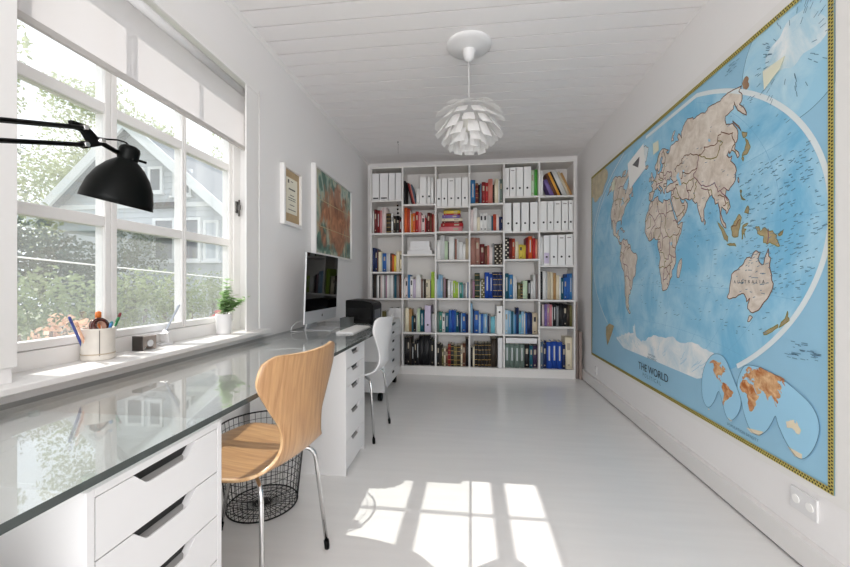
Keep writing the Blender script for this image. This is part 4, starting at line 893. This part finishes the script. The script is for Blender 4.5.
BORD = ['-141,69.6 -141,60.3', '-123,49 -95,49 -89,48 -83,46 -79,43 -75,45 -70,46.5 -67.5,45', '-117,32.5 -111,31.3 -106.5,31.7 -103,29 -100,28 -97.3,26', '-114,49 -111,45 -104,45 -104,37 -109,37 -114,42', '-95,49 -96,43 -90,40 -91,33 -94,30', '-120,60 -102,60 -95,60', '-110,60 -110,49', '-92,14.5 -90,17.8 -88,17.8',
'-72,12 -72.5,8 -67,6 -67,2 -70,0 -70,-4 -73,-6 -73,-10 -69,-11 -65,-12 -60,-14 -58,-20 -57.5,-25 -54,-26 -57.5,-30 -53.5,-33.5', '-67,2 -64,4 -60,5 -59.5,1 -52,3.5', '-78,1 -75,0 -70,-2.5', '-80,-4 -78,-3 -75,-2', '-69.5,-17.5 -69,-11', '-68,-22 -67,-28 -70,-33 -71,-40 -72,-48 -69,-52', '-68,-22 -62.5,-22 -58,-25', '-57,6 -58,2',
'-8.5,27.5 -8.7,26 -12,23.3 -17,21', '-8.7,27.3 -4.8,25 3,19.3 12,23.5 9.5,30 8,34 8.5,37', '-1.8,35 -2,32 -8.7,28.7', '-4.8,25 -5.5,16 -12,15', '3,19.3 4,16 0,15 -4,13 -5.5,10.5 -8,10', '12,23.5 15,23 16,20 14,13 4,13 3.5,11.5', '11,33 9.5,30', '25,31.6 25,20 24,19.5 16,23.3', '25,22 37,22', '24,19.5 23.8,15.5 22,12.5 23.5,9 27.5,5 31,3.7 34,4.2 36,5', '14,13 15,9 18.5,4.5 23,5 27.5,5', '13,4 9.5,3.8', '15,9 13,6.5 11,6.5 9,4.8', '36.5,15 38,14.5 42.5,12.5', '36,5 42,4 45,5 48,8 44,9 42.5,12', '41.5,-1.6 41,3', '31,3.7 29.7,-1 30.5,-4 29.5,-8 28.5,-9 28.5,-12 24,-11', '34,-1 39,-4.7', '34,-1 34,4', '34,-9.5 40,-10.8', '29.5,-8 33,-9.5 35,-14 33,-14 30.3,-16 25.3,-17.8 23.3,-17.6', '12.3,-6 16.5,-6 19.5,-7 21.8,-11 24,-11 24,-13 22,-13 22,-16.2 23.3,-17.6 14,-17.4 11.8,-17.3', '20,-28.4 20,-22 21,-22 21,-18.3 25.3,-17.8 29.3,-22.2 25.5,-25.5 20,-26.8', '29.3,-22.2 31.3,-22.4 32.8,-17 30.3,-16', '31.3,-22.4 32,-26.8', '9.5,2 13.2,2.2 14.5,-2 11,-4', '18.5,4.5 17.5,-1 16,-4.5 13,-4.8', '-10.5,6.5 -8,8 -8,10', '-3,5.2 -3,11', '1,6 .5,11', '2.7,6.3 3.6,11.7', '27,-29.5 29,-29 28.5,-30.3 27,-29.5',
'-7,37.2 -7,41.8 -8.8,42', '-1.8,43.3 3,42.5', '7.5,43.8 7,46 10.5,46.6 13.7,46.5', '8,49 7.5,47.6 7,46', '2.5,51 6,49.6 8,49', '6.8,53.3 6,50.5', '14.3,53.8 15,51 18.8,49.6 22.7,49.2 23.6,52.5 19,54.4', '12.3,50.3 15,49 17,48.3 22,48.3', '13.5,46.6 16.2,46.6 20,46 22.8,48 26.7,48.3 28,45.5', '28.2,43.8 22.7,44.2 22.4,42.3 26,41.7', '23.6,52.5 27.5,57 27.5,59.4', '24,50.5 30.5,51.3 32,52 35.5,50.5 40,49.5 38.3,47.3', '28,59.5 31.5,62.8 28.5,69 30.8,69.8', '12,60 12,63.5 16,68 20.5,69', '24,66 23.7,68 28.5,69',
'47.5,48 47,50 51,51.5 55,51 61,51 61,54 69,55 77,54 83.5,51 87.3,49.2 98,50 98,52 108,49.5 116.5,49.8 120,52.5 125.5,53.2 130.7,48.8 135,48.3 131,44.7 130.7,42.4', '87.3,49.2 91,46.8 95.5,44.3 105,41.7 111.8,43.7 116,46.5 120,46.8 116.5,49.8', '87.3,49.2 82.5,45.2 80.2,42.2 74,40 73.8,37.3 75,36.8 79,32.5 81,30.2 88,27.9 92,27.7 97,28.3 98.5,25 98.8,22 101.7,22.3 105.3,23.2 108,21.6', '54,41.5 56,41.3 58.5,45.5 61,44.2 66,42 70.5,42 73,42.5 80.2,42.2', '54,37.4 60.5,36.5 61.2,35.5 66.5,37.4 71.5,37 74,37.3', '61,35.4 61,31.4 63,29.3 61.6,25.3', '61,31.4 66.3,29.9 69.3,32 71.5,36.3', '68.2,23.7 71,25.5 70,28 74.5,31 74,33 77.5,35.3', '80.2,29 84,27.3 88,26.5', '88,26.5 89,22', '88.5,26 92,25 92.3,21', '97.5,17 98.5,10.5', '98,20 100.5,20.3 104.8,18 105.5,14.3 102.5,13.7', '105.5,14.3 107.6,14.5 106.5,11.2', '102,22 104.5,19.5 107.5,15.5', '44,37 45,39.5 48.5,38.4', '44.8,37 46,33 48,30.3', '36.5,37 42.3,37.2 44.8,37', '35.8,33 39,33.5 42,37', '39,32 44.8,29 47.7,28.8', '35,29.5 37,31.5 39,32', '43,17 47,17.3 52,19 55,20 55.5,22.5 52,23', '52,19 53,16.6', '41.5,41.5 45,41.2 48.5,41.8', '124.5,40 128,41.7 130.5,42.4', '126.7,37.8 128.4,38.6', '141,-2.6 141,-9', '110,1.5 114,1.5 117.8,4.2']
MY0, MY1, MZ0, MZ1 = 1.468, 4.108, .331, 2.170
mpart(MB().box(XM, XR-.0005, MY0-.055, MY1+.045, MZ0-.03, MZ1+.045), 'backing_board', mat('map_paper_margin', 'e8e6e3', .6))
x = XM-.0006
b = MB(); fillpoly(b, [(MY0, MZ0), (MY1, MZ0), (MY1, MZ1), (MY0, MZ1)], x); mpart(b, 'sheet', M_mapbg)
cl = lambda p: (min(MY1, max(MY0, p[0])), min(MZ1, max(MZ0, p[1])))
rim = [wk(180, v) for v in range(-90, 91, 3)] + [wk(v, 90) for v in range(180, -181, -20)] + [wk(-180, v) for v in range(90, -91, -3)] + [wk(v, -90) for v in range(-180, 181, 20)]
x -= .0006; b = MB(); fillpoly(b, [cl(p) for p in rim], x); mpart(b, 'ocean', M_sea)
# meridians and parallels
b = MB(); xg = x-.0004
for lo in range(-150, 180, 30): ribbon(b, [wk(lo, v) for v in range(-84, 85, 6)], xg, .0012)
for la in range(-60, 90, 30): ribbon(b, [wk(v, la) for v in range(-180, 181, 12)], xg, .0012)
mpart(b, 'graticule', mat('map_graticule', '78b2d4', .6), 'stuff')
x -= .0006
land = {}
for k, s_ in list(LANDS.items())+list(OLIVE.items())+list(ICE.items()):
    g = S(s_); g = g if k == 'antarctica' else rough(g)
    if k == 'antarctica': g = rough(g[:27], False, 1.2)+g[27:]
    pts = [cl(wk(*p)) for p in g]; land[k] = pts
    m_ = M_land if k in LANDS else (M_ol if k in OLIVE else M_ice)
    b = MB(); fillpoly(b, pts, x); mpart(b, 'land_ice' if k in ICE else 'land', m_)
b = MB(); fillpoly(b, [wk(*p) for p in rough(S('47,45 51.5,46.9 53,45 51,44.3 52.8,41.5 53.8,37 50,37.4 49.3,40.3 47.5,43'))], x-.0004)
for sx_, sy_, r_ in ((-87, 44, 1.6), (-82.5, 44.8, 1.5), (-87.5, 47.7, 2.2), (60, 45, 1.4), (33, -1, 1.4), (108, 53.5, 1.2)):
    fillpoly(b, [wk(sx_+r_*1.2*math.cos(q), sy_+r_*math.sin(q)) for q in (0, .9, 1.8, 2.7, 3.6, 4.5, 5.4)], x-.0004)
mpart(b, 'lakes', M_sea, 'stuff')
xb_ = x-.0008
b = MB(); b2 = MB()
for k, pts in land.items():
    if k == 'antarctica': continue
    ribbon(b2 if k in OLIVE else b, pts, xb_, .0045 if k in ('namerica', 'samerica', 'africa', 'eurasia', 'australia') else .0035, True)
mpart(b, 'coast_line', M_line, 'stuff'); mpart(b2, 'island_line', M_line2, 'stuff')
bs = [MB(), MB(), MB()]
for i, s_ in enumerate(BORD):
    ribbon(bs[(i*7) % 3], [wk(*p) for p in rough(S(s_), False, 1.0)], xb_, .005)
for q, m_ in zip(bs, (M_line, M_line2, M_linep)): mpart(q, 'country_borders', m_, 'stuff')
# pale outer band of the oval
b = MB(); ribbon(b, [cl(p) for p in [wk(180, v) for v in range(-66, 90, 2)]+[wk(v, 90) for v in range(180, -60, -20)]], xb_+.0004, .022); mpart(b, 'oval_band', M_halo)
b = MB(); ribbon(b, [wk(-180, v) for v in range(-62, 60, 2)], xb_+.0004, .008); mpart(b, 'oval_band', M_halo)
# ice streaks on the southern continent
b = MB()
for i in range(26):
    lo = rm.uniform(-170, 170); la = rm.uniform(-80, -72); ribbon(b, [wk(lo+j*rm.uniform(-1, 1), la-j*1.6) for j in range(5)], x-.0004, .003)
mpart(b, 'ice_lines', mat('map_ice_blue', 'a9cfe2', .6), 'stuff')
# polar inset, top right; arctic inset, top left; population inset, bottom right
xi = xb_-.0010
def circ(cy, cz, r_, n=72): return [cl((cy-r_*math.cos(2*math.pi*i/n), cz+r_*math.sin(2*math.pi*i/n))) for i in range(n)]
xp = XM-.0009; b = MB(); fillpoly(b, circ(1.645, 1.975, .275), xp); mpart(b, 'polar_inset', M_pale)
def blob(cy, cz, ry, rz_, n=40, amp=.22, seed=1):
    q = random.Random(seed); ph = [q.uniform(0, 6.28) for _ in range(6)]
    return [(cy-ry*(1+amp*sum(math.sin((j+2)*t_+ph[j])/(j+1.5) for j in range(6)))*math.cos(t_), cz+rz_*(1+amp*sum(math.sin((j+2)*t_+ph[j])/(j+1.5) for j in range(6)))*math.sin(t_)) for t_ in [2*math.pi*i/n for i in range(n)]]
b = MB(); fillpoly(b, blob(1.635, 2.01, .12, .105, seed=3), xp-.0001); mpart(b, 'polar_ice', ocean('map_polar_ice', 'b4d8e8', 'eef3f4', 6))
b = MB(); ribbon(b, circ(1.645, 1.975, .275), xp-.0001, .003, True); mpart(b, 'inset_line', M_ink)
b = MB(); fillpoly(b, blob(1.895, 1.985, .022, .028, seed=5), xp-.0002); mpart(b, 'polar_land', mat('map_brown_land', 'a07f62', .6, var=.2, vscale=30))
b = MB(); fillpoly(b, [cl(p) for p in blob(3.93, 2.04, .24, .155, seed=8)], xi); mpart(b, 'northern_land_inset', mat('map_beige_land', 'c3b89c', .6, var=.15, vscale=18))
b = MB(); ribbon(b, [(4.092, 1.56), (3.96, 1.74), (3.835, 1.877), (3.507, 2.048), (3.275, 2.136)], xi-.0008, .010); mpart(b, 'northern_arc', M_halo)
b = MB(); fillpoly(b, [(3.687, .664), (3.60, .705), (3.489, .696), (3.543, .619), (3.62, .53), (3.657, .498), (3.687, .589)], xi); mpart(b, 'southern_land_inset', M_ol)
lob = [[(2.142, .693), (2.089, .712), (2.029, .701), (1.981, .628), (1.936, .558), (1.915, .521), (1.936, .452), (1.991, .398), (2.029, .414), (2.062, .502), (2.083, .529), (2.11, .461), (2.164, .402), (2.21, .43), (2.229, .51), (2.205, .617)],
       [(1.885, .701), (1.783, .703), (1.686, .682), (1.624, .657), (1.555, .622), (1.523, .575), (1.523, .518), (1.55, .449), (1.589, .4), (1.624, .396), (1.673, .437), (1.713, .497), (1.72, .529), (1.737, .488), (1.769, .437), (1.813, .402), (1.86, .401), (1.902, .464), (1.927, .548), (1.954, .584), (1.919, .667)]]
def smooth(p, it=2):
    for _ in range(it):
        q = []
        for i in range(len(p)):
            a_, c_ = p[i], p[(i+1) % len(p)]; q += [(a_[0]*.75+c_[0]*.25, a_[1]*.75+c_[1]*.25), (a_[0]*.25+c_[0]*.75, a_[1]*.25+c_[1]*.75)]
        p = q
    return p
b = MB(); b2 = MB()
for p_ in lob: fillpoly(b, smooth(p_), xi-.0004); ribbon(b2, smooth(p_), xi-.0008, .0025, True)
mpart(b, 'population_inset', mat('map_inset_blue', '9fd0ea', .6)); mpart(b2, 'inset_line', M_ink)
b = MB()
for k_ in ('namerica', 'samerica', 'africa', 'eurasia', 'australia'):
    q_ = []
    for lo, la in S(LANDS[k_]):
        if k_ in ('namerica', 'samerica'): q_.append((2.058-(lo+81)*.00187*math.cos(R(la))**.75, .556+la*(.00164 if la > 0 else .0017)))
        else: q_.append((1.89-(lo-5)*.00178*(math.cos(R(la))**.45), .556+la*(.00192 if la > 0 else .00185)) if k_ != 'australia' else (1.89-.035-(lo-5)*.00172, .556+la*.00175))
    b = MB(); fillpoly(b, q_, xi-.0008); mpart(b, 'population_land', M_orange if k_ != 'australia' else mat('map_pale_land', 'e5d8bd', .6))
b = MB()
for p_ in ('1.661,.421 1.595,.419 1.595,.401 1.626,.397', '1.885,.41 1.783,.431 1.81,.403 1.857,.399', '2.17,.405 2.15,.405 2.16,.399', '2.01,.412 1.98,.408 1.99,.400'):
    fillpoly(b, S(p_), xi-.0008)
mpart(b, 'inset_pale_land', mat('map_pale_land', 'e5d8bd', .6), 'stuff')
# border of the sheet: yellow band with black lozenges
b = MB(); BWd = .022; xo = xi-.0012
for y0, y1, z0, z1 in ((MY0, MY1, MZ1-BWd, MZ1), (MY0, MY1, MZ0, MZ0+BWd), (MY0, MY0+BWd, MZ0+BWd, MZ1-BWd), (MY1-BWd, MY1, MZ0+BWd, MZ1-BWd)):
    fillpoly(b, [(y0, z0), (y1, z0), (y1, z1), (y0, z1)], xo)
mpart(b, 'border', mat('map_border_yellow', 'bfb05a', .6))
b = MB(); st = .0125
def loz(y_, z_, r_=.0046): b.add([(xo-.0005, y_-r_, z_), (xo-.0005, y_, z_+r_), (xo-.0005, y_+r_, z_), (xo-.0005, y_, z_-r_)], [(0, 1, 2, 3)])
ny = int((MY1-MY0)/st); nz = int((MZ1-MZ0)/st)
for i in range(ny):
    for z_ in (MZ0, MZ1-BWd): loz(MY0+(i+.5)*st, z_+BWd*.28); loz(MY0+(i+1)*st, z_+BWd*.72)
for i in range(1, nz-1):
    for y_ in (MY0, MY1-BWd): loz(y_+BWd*.28, MZ0+(i+.5)*st); loz(y_+BWd*.72, MZ0+(i+1)*st)
mpart(b, 'border_lozenges', mat('map_black', '1d1a12', .6), 'stuff')
# lettering
def text(s_, y_, z_, h_, m_, space=1.0, name='lettering', rot=0):
    cu = bpy.data.curves.new(name, 'FONT'); cu.body = s_; cu.size = h_; cu.align_x = 'CENTER'; cu.align_y = 'CENTER'; cu.space_character = space; cu.materials.append(m_)
    o = bpy.data.objects.new(name, cu); COL.objects.link(o)
    o.matrix_world = Matrix.Translation((xo-.0008, y_, z_)) @ Matrix(((0, 0, -1, 0), (-1, 0, 0, 0), (0, 1, 0, 0), (0, 0, 0, 1))) @ Matrix.Rotation(rot, 4, 'Z')
    bpy.context.view_layer.update(); dg = bpy.context.evaluated_depsgraph_get(); me = bpy.data.meshes.new_from_object(o.evaluated_get(dg)); mw = o.matrix_world.copy()
    bpy.data.objects.remove(o); o = bpy.data.objects.new(name, me); COL.objects.link(o)
    o.parent = mp_; o.matrix_parent_inverse = mp_.matrix_basis.inverted(); o.matrix_basis = mw
    return o
M_ttl = mat('map_title_ink', '22323c', .7); M_sub = mat('map_subtitle_ink', '53788c', .7)
text('THE WORLD', 2.784, .456, .074, M_ttl, 1.0, 'title'); text('POLITICAL', 2.797, .403, .038, M_sub, 1.55, 'subtitle')
text('AUSTRALIA', 1.872, 1.074, .022, M_ttl, 1.9, 'australia_name')
text('POPULATION DENSITY', 1.912, .38, .018, M_sub, 1.1, 'inset_title'); text('NATIONAL\nGEOGRAPHIC', 2.79, .555, .022, M_sub, 1.0, 'publisher_mark')
# countless tiny place names: short ink ticks
b = MB()
def tick(y_, z_, L, ang):
    d = Vector((math.cos(ang), math.sin(ang)))*L/2; n_ = Vector((-d.y, d.x)).normalized()*.0013
    xx = xo-.0003
    b.add([(xx, y_-d.x-n_.x, z_-d.y-n_.y), (xx, y_-d.x+n_.x, z_-d.y+n_.y), (xx, y_+d.x+n_.x, z_+d.y+n_.y), (xx, y_+d.x-n_.x, z_+d.y-n_.y)], [(0, 1, 2, 3)])
for i in range(560):
    lo, la = rm.uniform(-30, 178), rm.uniform(-52, 60)
    if rm.random() < .5: lo, la = rm.uniform(120, 178), rm.uniform(-30, 25)
    y_, z_ = wk(lo, la); tick(y_, z_, rm.uniform(.006, .024), rm.uniform(-.4, .15))
for i in range(60): a_ = rm.uniform(0, 6.28); r_ = rm.uniform(.10, .19); y_, z_ = cl((1.645+r_*math.cos(a_), 1.975+r_*math.sin(a_))); tick(y_, z_, .022, a_)
for i in range(34): tick(1.515+.15*rm.random(), .775+.07*rm.random(), rm.uniform(.006, .03), 0)
for i in range(12): tick(1.93+.10*rm.random(), 2.09+.04*rm.random(), .02, 0)
o = mpart(b, 'place_names', M_ink, 'stuff')
# papers stuck on the map
def note(name, pts, m_, lab, cat='note', inner=None):
    lo_ = Vector((XM-.006, sum(p[0] for p in pts)/4, sum(p[1] for p in pts)/4))
    n_ = len(pts); b = MB(); b.prism([p for p in pts], 'x', XM-.0075, XM-.0066)
    o = b.build(name, m_); tag(o, lab, cat)
    if inner:
        b = MB(); fillpoly(b, inner, XM-.0080); i_ = b.build('printed_picture', mat('photo_grey', '6b6a6c', .6), fix=False); i_.parent = o
    return o
note('paper_sheet', [(3.191, 2.023), (2.913, 2.082), (2.88, 1.895), (3.151, 1.81)], M_paper, 'white paper sheet with a grey picture stuck on the upper left of the map', 'paper', [(3.10, 1.985), (2.975, 2.01), (2.985, 1.965), (3.0, 1.935), (3.06, 1.965)])
M_post = mat('sticky_cream', 'e3e3cc', .7)
note('sticky_note', [(2.769, 2.029), (2.695, 2.023), (2.687, 1.956), (2.763, 1.949)], M_post, 'small cream note above Scandinavia on the map')
note('sticky_note', [(3.532, 1.961), (3.458, 1.969), (3.468, 1.888), (3.532, 1.876)], M_post, 'small cream note over western North America on the map')
note('sticky_note', [(1.785, 1.978), (1.669, 1.976), (1.695, 1.938), (1.778, 1.895)], M_post, 'cream note stuck on the polar inset at the top right of the map')

# ------------------------------------------------------------------ garden outside the window
GZ = -.35
M_gr = mat('lawn', '868a74', .9, var=.3, vscale=3)
struct(MB().box(-26, -1.52, -4, 26, GZ-.1, GZ).build('ground', M_gr), 'green garden ground outside the window', 'ground')
rl = random.Random(3)
def leafcloud(name, centers, n, size, m_, parent=None, sq=(1, 1, 1)):
    """many small leaves scattered over ellipsoidal clumps"""
    vs, fs = [], []
    for i in range(n):
        c_, r_ = rl.choice(centers)
        while True:
            p = Vector((rl.uniform(-1, 1), rl.uniform(-1, 1), rl.uniform(-1, 1)))
            if .35 < p.length < 1: break
        p = Vector((p.x*r_*sq[0], p.y*r_*sq[1], p.z*r_*sq[2]))+Vector(c_)
        if p.z < GZ+.02: continue
        d = Vector((rl.gauss(0, 1), rl.gauss(0, 1), rl.gauss(0, .7))).normalized(); s_ = d.orthogonal().normalized(); s_ = (s_*math.cos(i)+d.cross(s_)*math.sin(i))
        L = size*rl.uniform(.6, 1.2); k = len(vs)
        vs += [p-d*L*.5, p+s_*L*.28, p+d*L*.5, p-s_*L*.28]; fs.append((k, k+1, k+2, k+3))
    b = MB().add(vs, fs); o = b.build(name, m_, parent, fix=False); return o
ML1 = mat('hedge_leaf', '85926c', .6, trans=.4, var=.3, vscale=2.5); ML2 = mat('tree_leaf_light', 'a4ab85', .6, trans=.45, var=.3, vscale=1.2); ML3 = mat('tree_leaf_dark', '6a7562', .6, trans=.35, var=.3, vscale=1.2)
M_bark = mat('bark', '5e5248', .9, var=.2, vscale=12)
def plant(name, x_, y_, label, cat, clumps, n, size, m_, trunk=None, group=None, sq=(1, 1, 1)):
    t = thing(name, (x_, y_, GZ), label, cat, group)
    o = leafcloud('foliage', clumps, n, size, m_, sq=sq); o.parent = t; o.matrix_parent_inverse = t.matrix_basis.inverted()
    if trunk:
        b = MB()
        for pts_, r_ in trunk: b.tube(pts_, r_, 8)
        add(t, b, 'trunk', M_bark)
    return t
# clipped hedge
cl_ = [((-4.1+rl.uniform(-.25, .25), 1.6+.1*i, GZ+.35+rl.uniform(0, 1.0)), .32) for i in range(62)]
plant('hedge', -4.1, 4.7, 'leafy green hedge running along the garden outside the window', 'hedge', cl_+[((-4.1, 1.6+.1*i, GZ+.5+.35*(i % 3)), .34) for i in range(62)], 22000, .06, ML1, [([(-4.1, 2+.45*i, GZ), (-4.1+rl.uniform(-.1, .1), 2+.45*i, GZ+1.1)], .02) for i in range(12)])
def tree(x_, y_, h_, r_, m_, label, n=6500, size=.16):
    cs = []
    for i in range(26):
        a_ = rl.uniform(0, 6.28); q = rl.uniform(0, 1)**.6*r_; cs.append(((x_+q*math.cos(a_), y_+q*math.sin(a_), GZ+h_*.30+rl.uniform(0, 1)*h_*.64), r_*.36))
    tr = [([(x_, y_, GZ), (x_+.08, y_-.05, GZ+h_*.35), (x_-.05, y_+.1, GZ+h_*.85)], [.16, .12, .04])]
    for i in range(7):
        a_ = rl.uniform(0, 6.28); z_ = GZ+h_*rl.uniform(.3, .6); tr.append(([(x_, y_, z_), (x_+r_*.4*math.cos(a_), y_+r_*.4*math.sin(a_), z_+h_*.14), (x_+r_*.8*math.cos(a_), y_+r_*.8*math.sin(a_), z_+h_*.24)], [.06, .04, .015]))
    return plant('tree', x_, y_, label, 'tree', cs, n, size, m_, tr, 'trees in the garden')
tree(-9.4, 4.9, 7.0, 1.9, ML2, 'pale green tree seen through the leftmost window panes', 13000, .11)
tree(-14.2, 7.0, 9.5, 2.6, ML3, 'dark tree behind the pale tree at the left of the window', 12000, .15)
tree(-15.8, 14.6, 10.0, 2.7, ML2, 'tall tree rising behind the left slope of the house roof', 12000, .17)
tree(-6.2, 20.5, 12.0, 3.2, ML3, 'tree behind the house seen through the right panes', 12000, .17)
tree(-13.2, 22.6, 12.5, 3.2, ML2, 'pale tree towering behind the roof ridge', 10000, .18)
cs = [((-7.3+rl.uniform(-.5, .5), 4.0+.12*i, GZ+.4+rl.uniform(0, 1.85)), .45) for i in range(30)]
plant('shrub', -7.3, 5.7, 'tall dark shrub growing behind the hedge below the trees', 'shrub', cs, 11000, .09, mat('dark_shrub_leaf', '55614d', .6, trans=.3, var=.3, vscale=2), [([(-7.3, 4.5+.7*i, GZ), (-7.3, 4.5+.7*i, GZ+1.6)], .03) for i in range(4)])
cs = [((-2.75+rl.uniform(-.12, .12), 1.98+.06*i, GZ+.98+rl.uniform(0, .2)), .09) for i in range(8)]
plant('shrub', -2.75, 2.2, 'orange brown leafed shrub low in the leftmost panes', 'shrub', cs, 300, .055, mat('autumn_leaf', 'cfa88e', .6, trans=.4, var=.25, vscale=9), [([(-2.75, 2.05+.07*i, GZ), (-2.75, 2.0+.09*i, GZ+1.1)], .012) for i in range(5)])
plant('shrub', -3.2, 4.55, 'small shrub with red flowers in front of the hedge', 'shrub', [((-3.2, 4.55, GZ+.95), .13), ((-3.2, 4.5, GZ+.8), .12)], 260, .07, mat('red_flower', 'c0524a', .6, trans=.3), [([(-3.2, 4.55, GZ), (-3.2, 4.55, GZ+.9)], .014)])
# cable across the garden on two posts
ca = thing('overhead_cable', (-3.0, .6, GZ), 'thin white cable strung across the garden in front of the hedge', 'cable')
add(ca, MB().tube([(-3.0, .2+.25*i, 1.375-.048*(.2+.25*i)-.0015*(i*(30-i))/10) for i in range(31)], .006, 8), 'wire', M_white)
for y_, z_ in ((.2, 1.40), (7.7, 1.04)): add(ca, MB().tube([(-3.0, y_, GZ), (-3.0, y_, z_)], .025, 10), 'post', M_trim)
# house
hs = thing('house', (-8.8, 11, GZ), 'pale grey timber house with white gable seen through the window', 'house')
def siding(name, c1):
    m = bpy.data.materials.new(name); m.use_nodes = True; nt = m.node_tree; b = nt.nodes['Principled BSDF']; b.inputs['Base Color'].default_value = lin(c1); b.inputs['Roughness'].default_value = .7; return m
M_side = siding('house_siding', 'c3c8cd'); M_hw = mat('house_white', 'eceeef', .6); M_roof = mat('roof_tiles', '8d9094', .8, var=.12, vscale=6); M_pane = mat('dark_window_pane', '59616a', .12, spec=.8); M_pane2 = mat('curtained_pane', 'c9cfd6', .3)
HX0, HX1, HY, HE, HP, HXP = -11.2, -6.15, 9.0, 2.95, 5.15, -8.75
# clapboard facade: overlapping boards clipped to the gable
b = MB(); z = GZ
def span(z_):
    if z_ <= HE: return HX0, HX1
    t_ = (z_-HE)/(HP-HE); return HX0+(HXP-HX0)*t_, HX1+(HXP-HX1)*t_
while z < HP-.02:
    a0, a1 = span(z); c0, c1 = span(min(HP, z+.15)); z1 = min(HP, z+.15)
    b.add([(a0, HY-.022, z), (a1, HY-.022, z), (c1, HY, z1), (c0, HY, z1), (a0, HY+.02, z), (a1, HY+.02, z)], [(0, 1, 2, 3), (0, 4, 5, 1)]); z += .15
b.box(HX1-.12, HX1, HY+.02, HY+7, GZ, HE).box(HX0, HX0+.12, HY+.02, HY+7, GZ, HE).box(HX0, HX1, HY+6.9, HY+7, GZ, HE)
add(hs, b, 'walls', M_side)
b = MB()
for xe, sgn in ((HX0, -1), (HX1, 1)):
    ex = xe+sgn*.35; ez = HE-.35*(HP-HE)/abs(HXP-xe)
    b.prism([(ex, ez), (HXP, HP), (HXP, HP+.14), (ex, ez+.14)] if sgn < 0 else [(HXP, HP), (ex, ez), (ex, ez+.14), (HXP, HP+.14)], 'y', HY-.35, HY+7.2)
# prism for axis y takes (x,z)
add(hs, b, 'roof', M_roof)
b = MB()
for xe, sgn in ((HX0, -1), (HX1, 1)):
    ex = xe+sgn*.36; ez = HE-.36*(HP-HE)/abs(HXP-xe)
    b.prism([(ex, ez-.14), (HXP, HP-.14), (HXP, HP+.16), (ex, ez+.16)], 'y', HY-.42, HY-.35)
b.box(HX0-.03, HX0+.12, HY-.05, HY-.02, GZ, HE).box(HX1-.12, HX1+.03, HY-.05, HY-.02, GZ, HE).box(HX0, HX1, HY-.05, HY-.015, 3.05, 3.17)
add(hs, b, 'barge_boards', M_hw)
def hwin(x0, x1, z0, z1, pm, nb=0):
    f = .07; b = MB().box(x0-f, x0, HY-.07, HY-.01, z0-f, z1+f).box(x1, x1+f, HY-.07, HY-.01, z0-f, z1+f).box(x0, x1, HY-.07, HY-.01, z0-f, z0).box(x0, x1, HY-.07, HY-.01, z1, z1+f).box(x0-.12, x1+.12, HY-.12, HY-.01, z0-f-.05, z0-f)
    if nb: b.box((x0+x1)/2-.02, (x0+x1)/2+.02, HY-.06, HY-.02, z0, z1)
    o = add(hs, b, 'window', M_hw); p_ = MB().box(x0, x1, HY-.045, HY-.03, z0, z1).build('pane', pm); p_.parent = o
hwin(-8.16, -7.67, 1.71, 2.70, M_pane); hwin(-7.42, -6.95, 1.71, 2.70, M_pane); hwin(-6.73, -6.45, 1.71, 2.62, M_pane2)
hwin(-8.95, -8.55, 3.45, 4.05, M_pane); hwin(-8.30, -8.02, 3.5, 4.05, M_pane); hwin(-7.6, -7.2, 3.4, 3.95, M_pane)
add(hs, MB().box(-8.25, -7.35, HY-.16, HY-.02, 3.02, 3.16), 'flower_box', M_dark)
b = MB().box(-9.35, -7.55, 7.6, 7.68, GZ, 1.45)
for k in range(9): b.box(-9.36, -7.54, 7.585, 7.6, GZ+.12+.2*k, GZ+.29+.2*k)
b.box(-9.38, -7.52, 7.56, 7.72, 1.45, 1.5)
for xx in (-9.3, -7.65): b.box(xx-.06, xx+.06, 7.58, 7.70, 1.5, 2.25)
b.box(-9.45, -7.45, 7.5, 9.0, 2.25, 2.38)
add(hs, b, 'porch', M_side)
